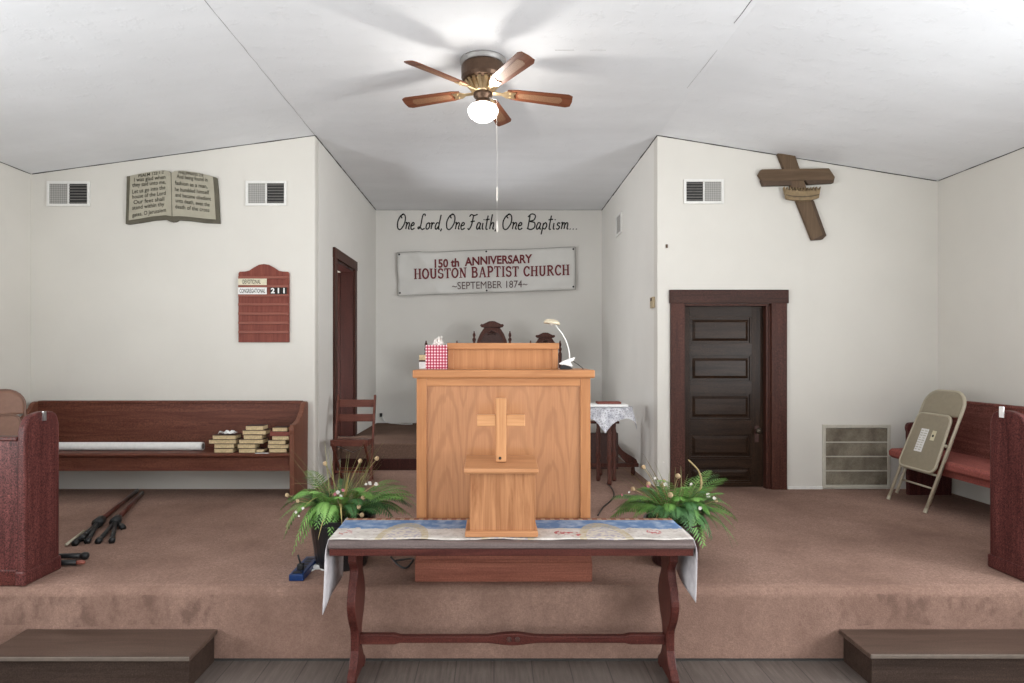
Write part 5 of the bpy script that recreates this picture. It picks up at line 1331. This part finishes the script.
mic_stand('folded dark microphone stand with a bare tube end, nearer the left pew screen', up(FL(90, 540), .02), up(FL(99, 527), .045), up(FL(137, 492.5), .02),
          [up(FL(76, 545), .02), up(FL(88, 543), .02), up(FL(83, 541), .03)], (up(FL(66, 547.5), .02), up(FL(84, 535), .03)))
mic_stand('folded dark microphone stand with spread legs, lying farther from the left pew screen', up(FL(110, 535), .02), up(FL(116, 526), .045), up(FL(142, 495), .02),
          [up(FL(99, 543), .02), up(FL(112, 542.5), .02), up(FL(122, 529), .02)], None)
def mic(label, a, b, headend):
    t = thing('microphone', label, 'microphone', a); a, b = Vector(a), Vector(b)
    MB().tube([a, b], [.017, .020], 12).build('handle', M['black'], t, smooth=True)
    d = (b-a).normalized()
    MB().tube([b, b+d*.02, b+d*.045, b+d*.055], ([.020, .026, .025, .010] if headend else [.016, .016, .014, .006]), 12).build('mesh_head' if headend else 'cap', M['black'] if headend else plain('copper_cap', (.24, .07, .05), .5), t, smooth=True)
mic('black microphone on the carpet with its head toward the pulpit', up(FL(50, 560), .027), up(FL(81, 559.5), .027), True)
mic('black microphone with a reddish tip on the carpet, nearer the stage edge', up(FL(50, 566), .022), up(FL(77, 565.5), .022), False)

# ------------------------------------------------------------------ steps
def step(label, x0, x1, y0):
    t = thing('wooden_step', label, 'step', ((x0+x1)/2, (y0+RIS)/2, 0))
    MB().box(x0, x1, y0, RIS-.007, .172, .200).build('tread', M['tread'], t, bevel=.004)
    MB().box(x0+.002, x1-.002, y0-.006, y0+.004, .176, .199).build('nosing', M['nosing'], t, bevel=.003)
    MB().box(x0+.03, x1-.02, y0+.035, y0+.055, 0, .172).build('riser', M['step_face'], t)
    for xa in (x0+.03, x1-.045): MB().box(xa, xa+.025, y0+.055, RIS-.01, 0, .172).build('side_board', M['step_face'], t)
step('dark wooden step below the stage on the power strip side', -2.95, XX(218, RIS), 3.555)
step('dark wooden step below the stage on the folded tan chair side', XX(838, RIS), 3.40, 3.585)

# ------------------------------------------------------------------ light
def area(name, loc, rot, sx, sy, e_, col=(1, 1, 1)):
    l = bpy.data.lights.new(name, 'AREA'); l.shape = 'RECTANGLE'; l.size = sx; l.size_y = sy; l.energy = e_; l.color = col
    o = bpy.data.objects.new(name, l); COL.objects.link(o); o.location = loc; o.rotation_euler = rot; return o
for i, (a, b) in enumerate(WIN):
    area('daylight_left', (XL-.14, (a+b)/2, (WZ0+WZ1)/2), (0, -PI/2-.50, 0), WZ1-WZ0, b-a, 172, (.95, .98, 1))
    area('daylight_right', (XR+.14, (a+b)/2, (WZ0+WZ1)/2), (0, PI/2+.45, 0), WZ1-WZ0, b-a, 255, (.95, .98, 1))
area('alcove_fill', (AL-1.5, 8.15, 1.9), (0, -PI/2-.5, 0), 1.6, 1.2, 110, (.97, .98, 1))  # unseen fill lamp added in the side room to brighten the alcove ceiling
area('front_wall_fill', (0, YB-.1, 1.2), (PI/2, 0, 0), 1.7, 2.3, 100, (.95, .98, 1))  # unseen fill lamp added behind the camera to light the front walls evenly
w = bpy.data.worlds.new('world'); S.world = w; w.use_nodes = True
w.node_tree.nodes['Background'].inputs[0].default_value = (.9, .95, 1, 1); w.node_tree.nodes['Background'].inputs[1].default_value = .3

l = bpy.data.lights.new('fan_bulb', 'POINT'); l.energy = 42; l.color = (1, .96, .90); l.shadow_soft_size = .035
o = bpy.data.objects.new('fan_bulb', l); COL.objects.link(o); o.location = (FX, FY, 3.92)
# ------------------------------------------------------------------ camera
cam = bpy.data.cameras.new('camera'); co = bpy.data.objects.new('camera', cam); COL.objects.link(co)
co.location = (0, 0, EYE); co.rotation_euler = (PI/2, 0, 0)
cam.sensor_width = 36; cam.lens = F/1024*36; cam.shift_x = (512-CX)/1024; cam.shift_y = (CY-341.5)/1024
cam.clip_start = .05; S.camera = co
S.view_settings.view_transform = 'Standard'; S.view_settings.look = 'None'; S.view_settings.gamma = 1
S.view_settings.exposure = -0.07; S.view_settings.use_curve_mapping = False
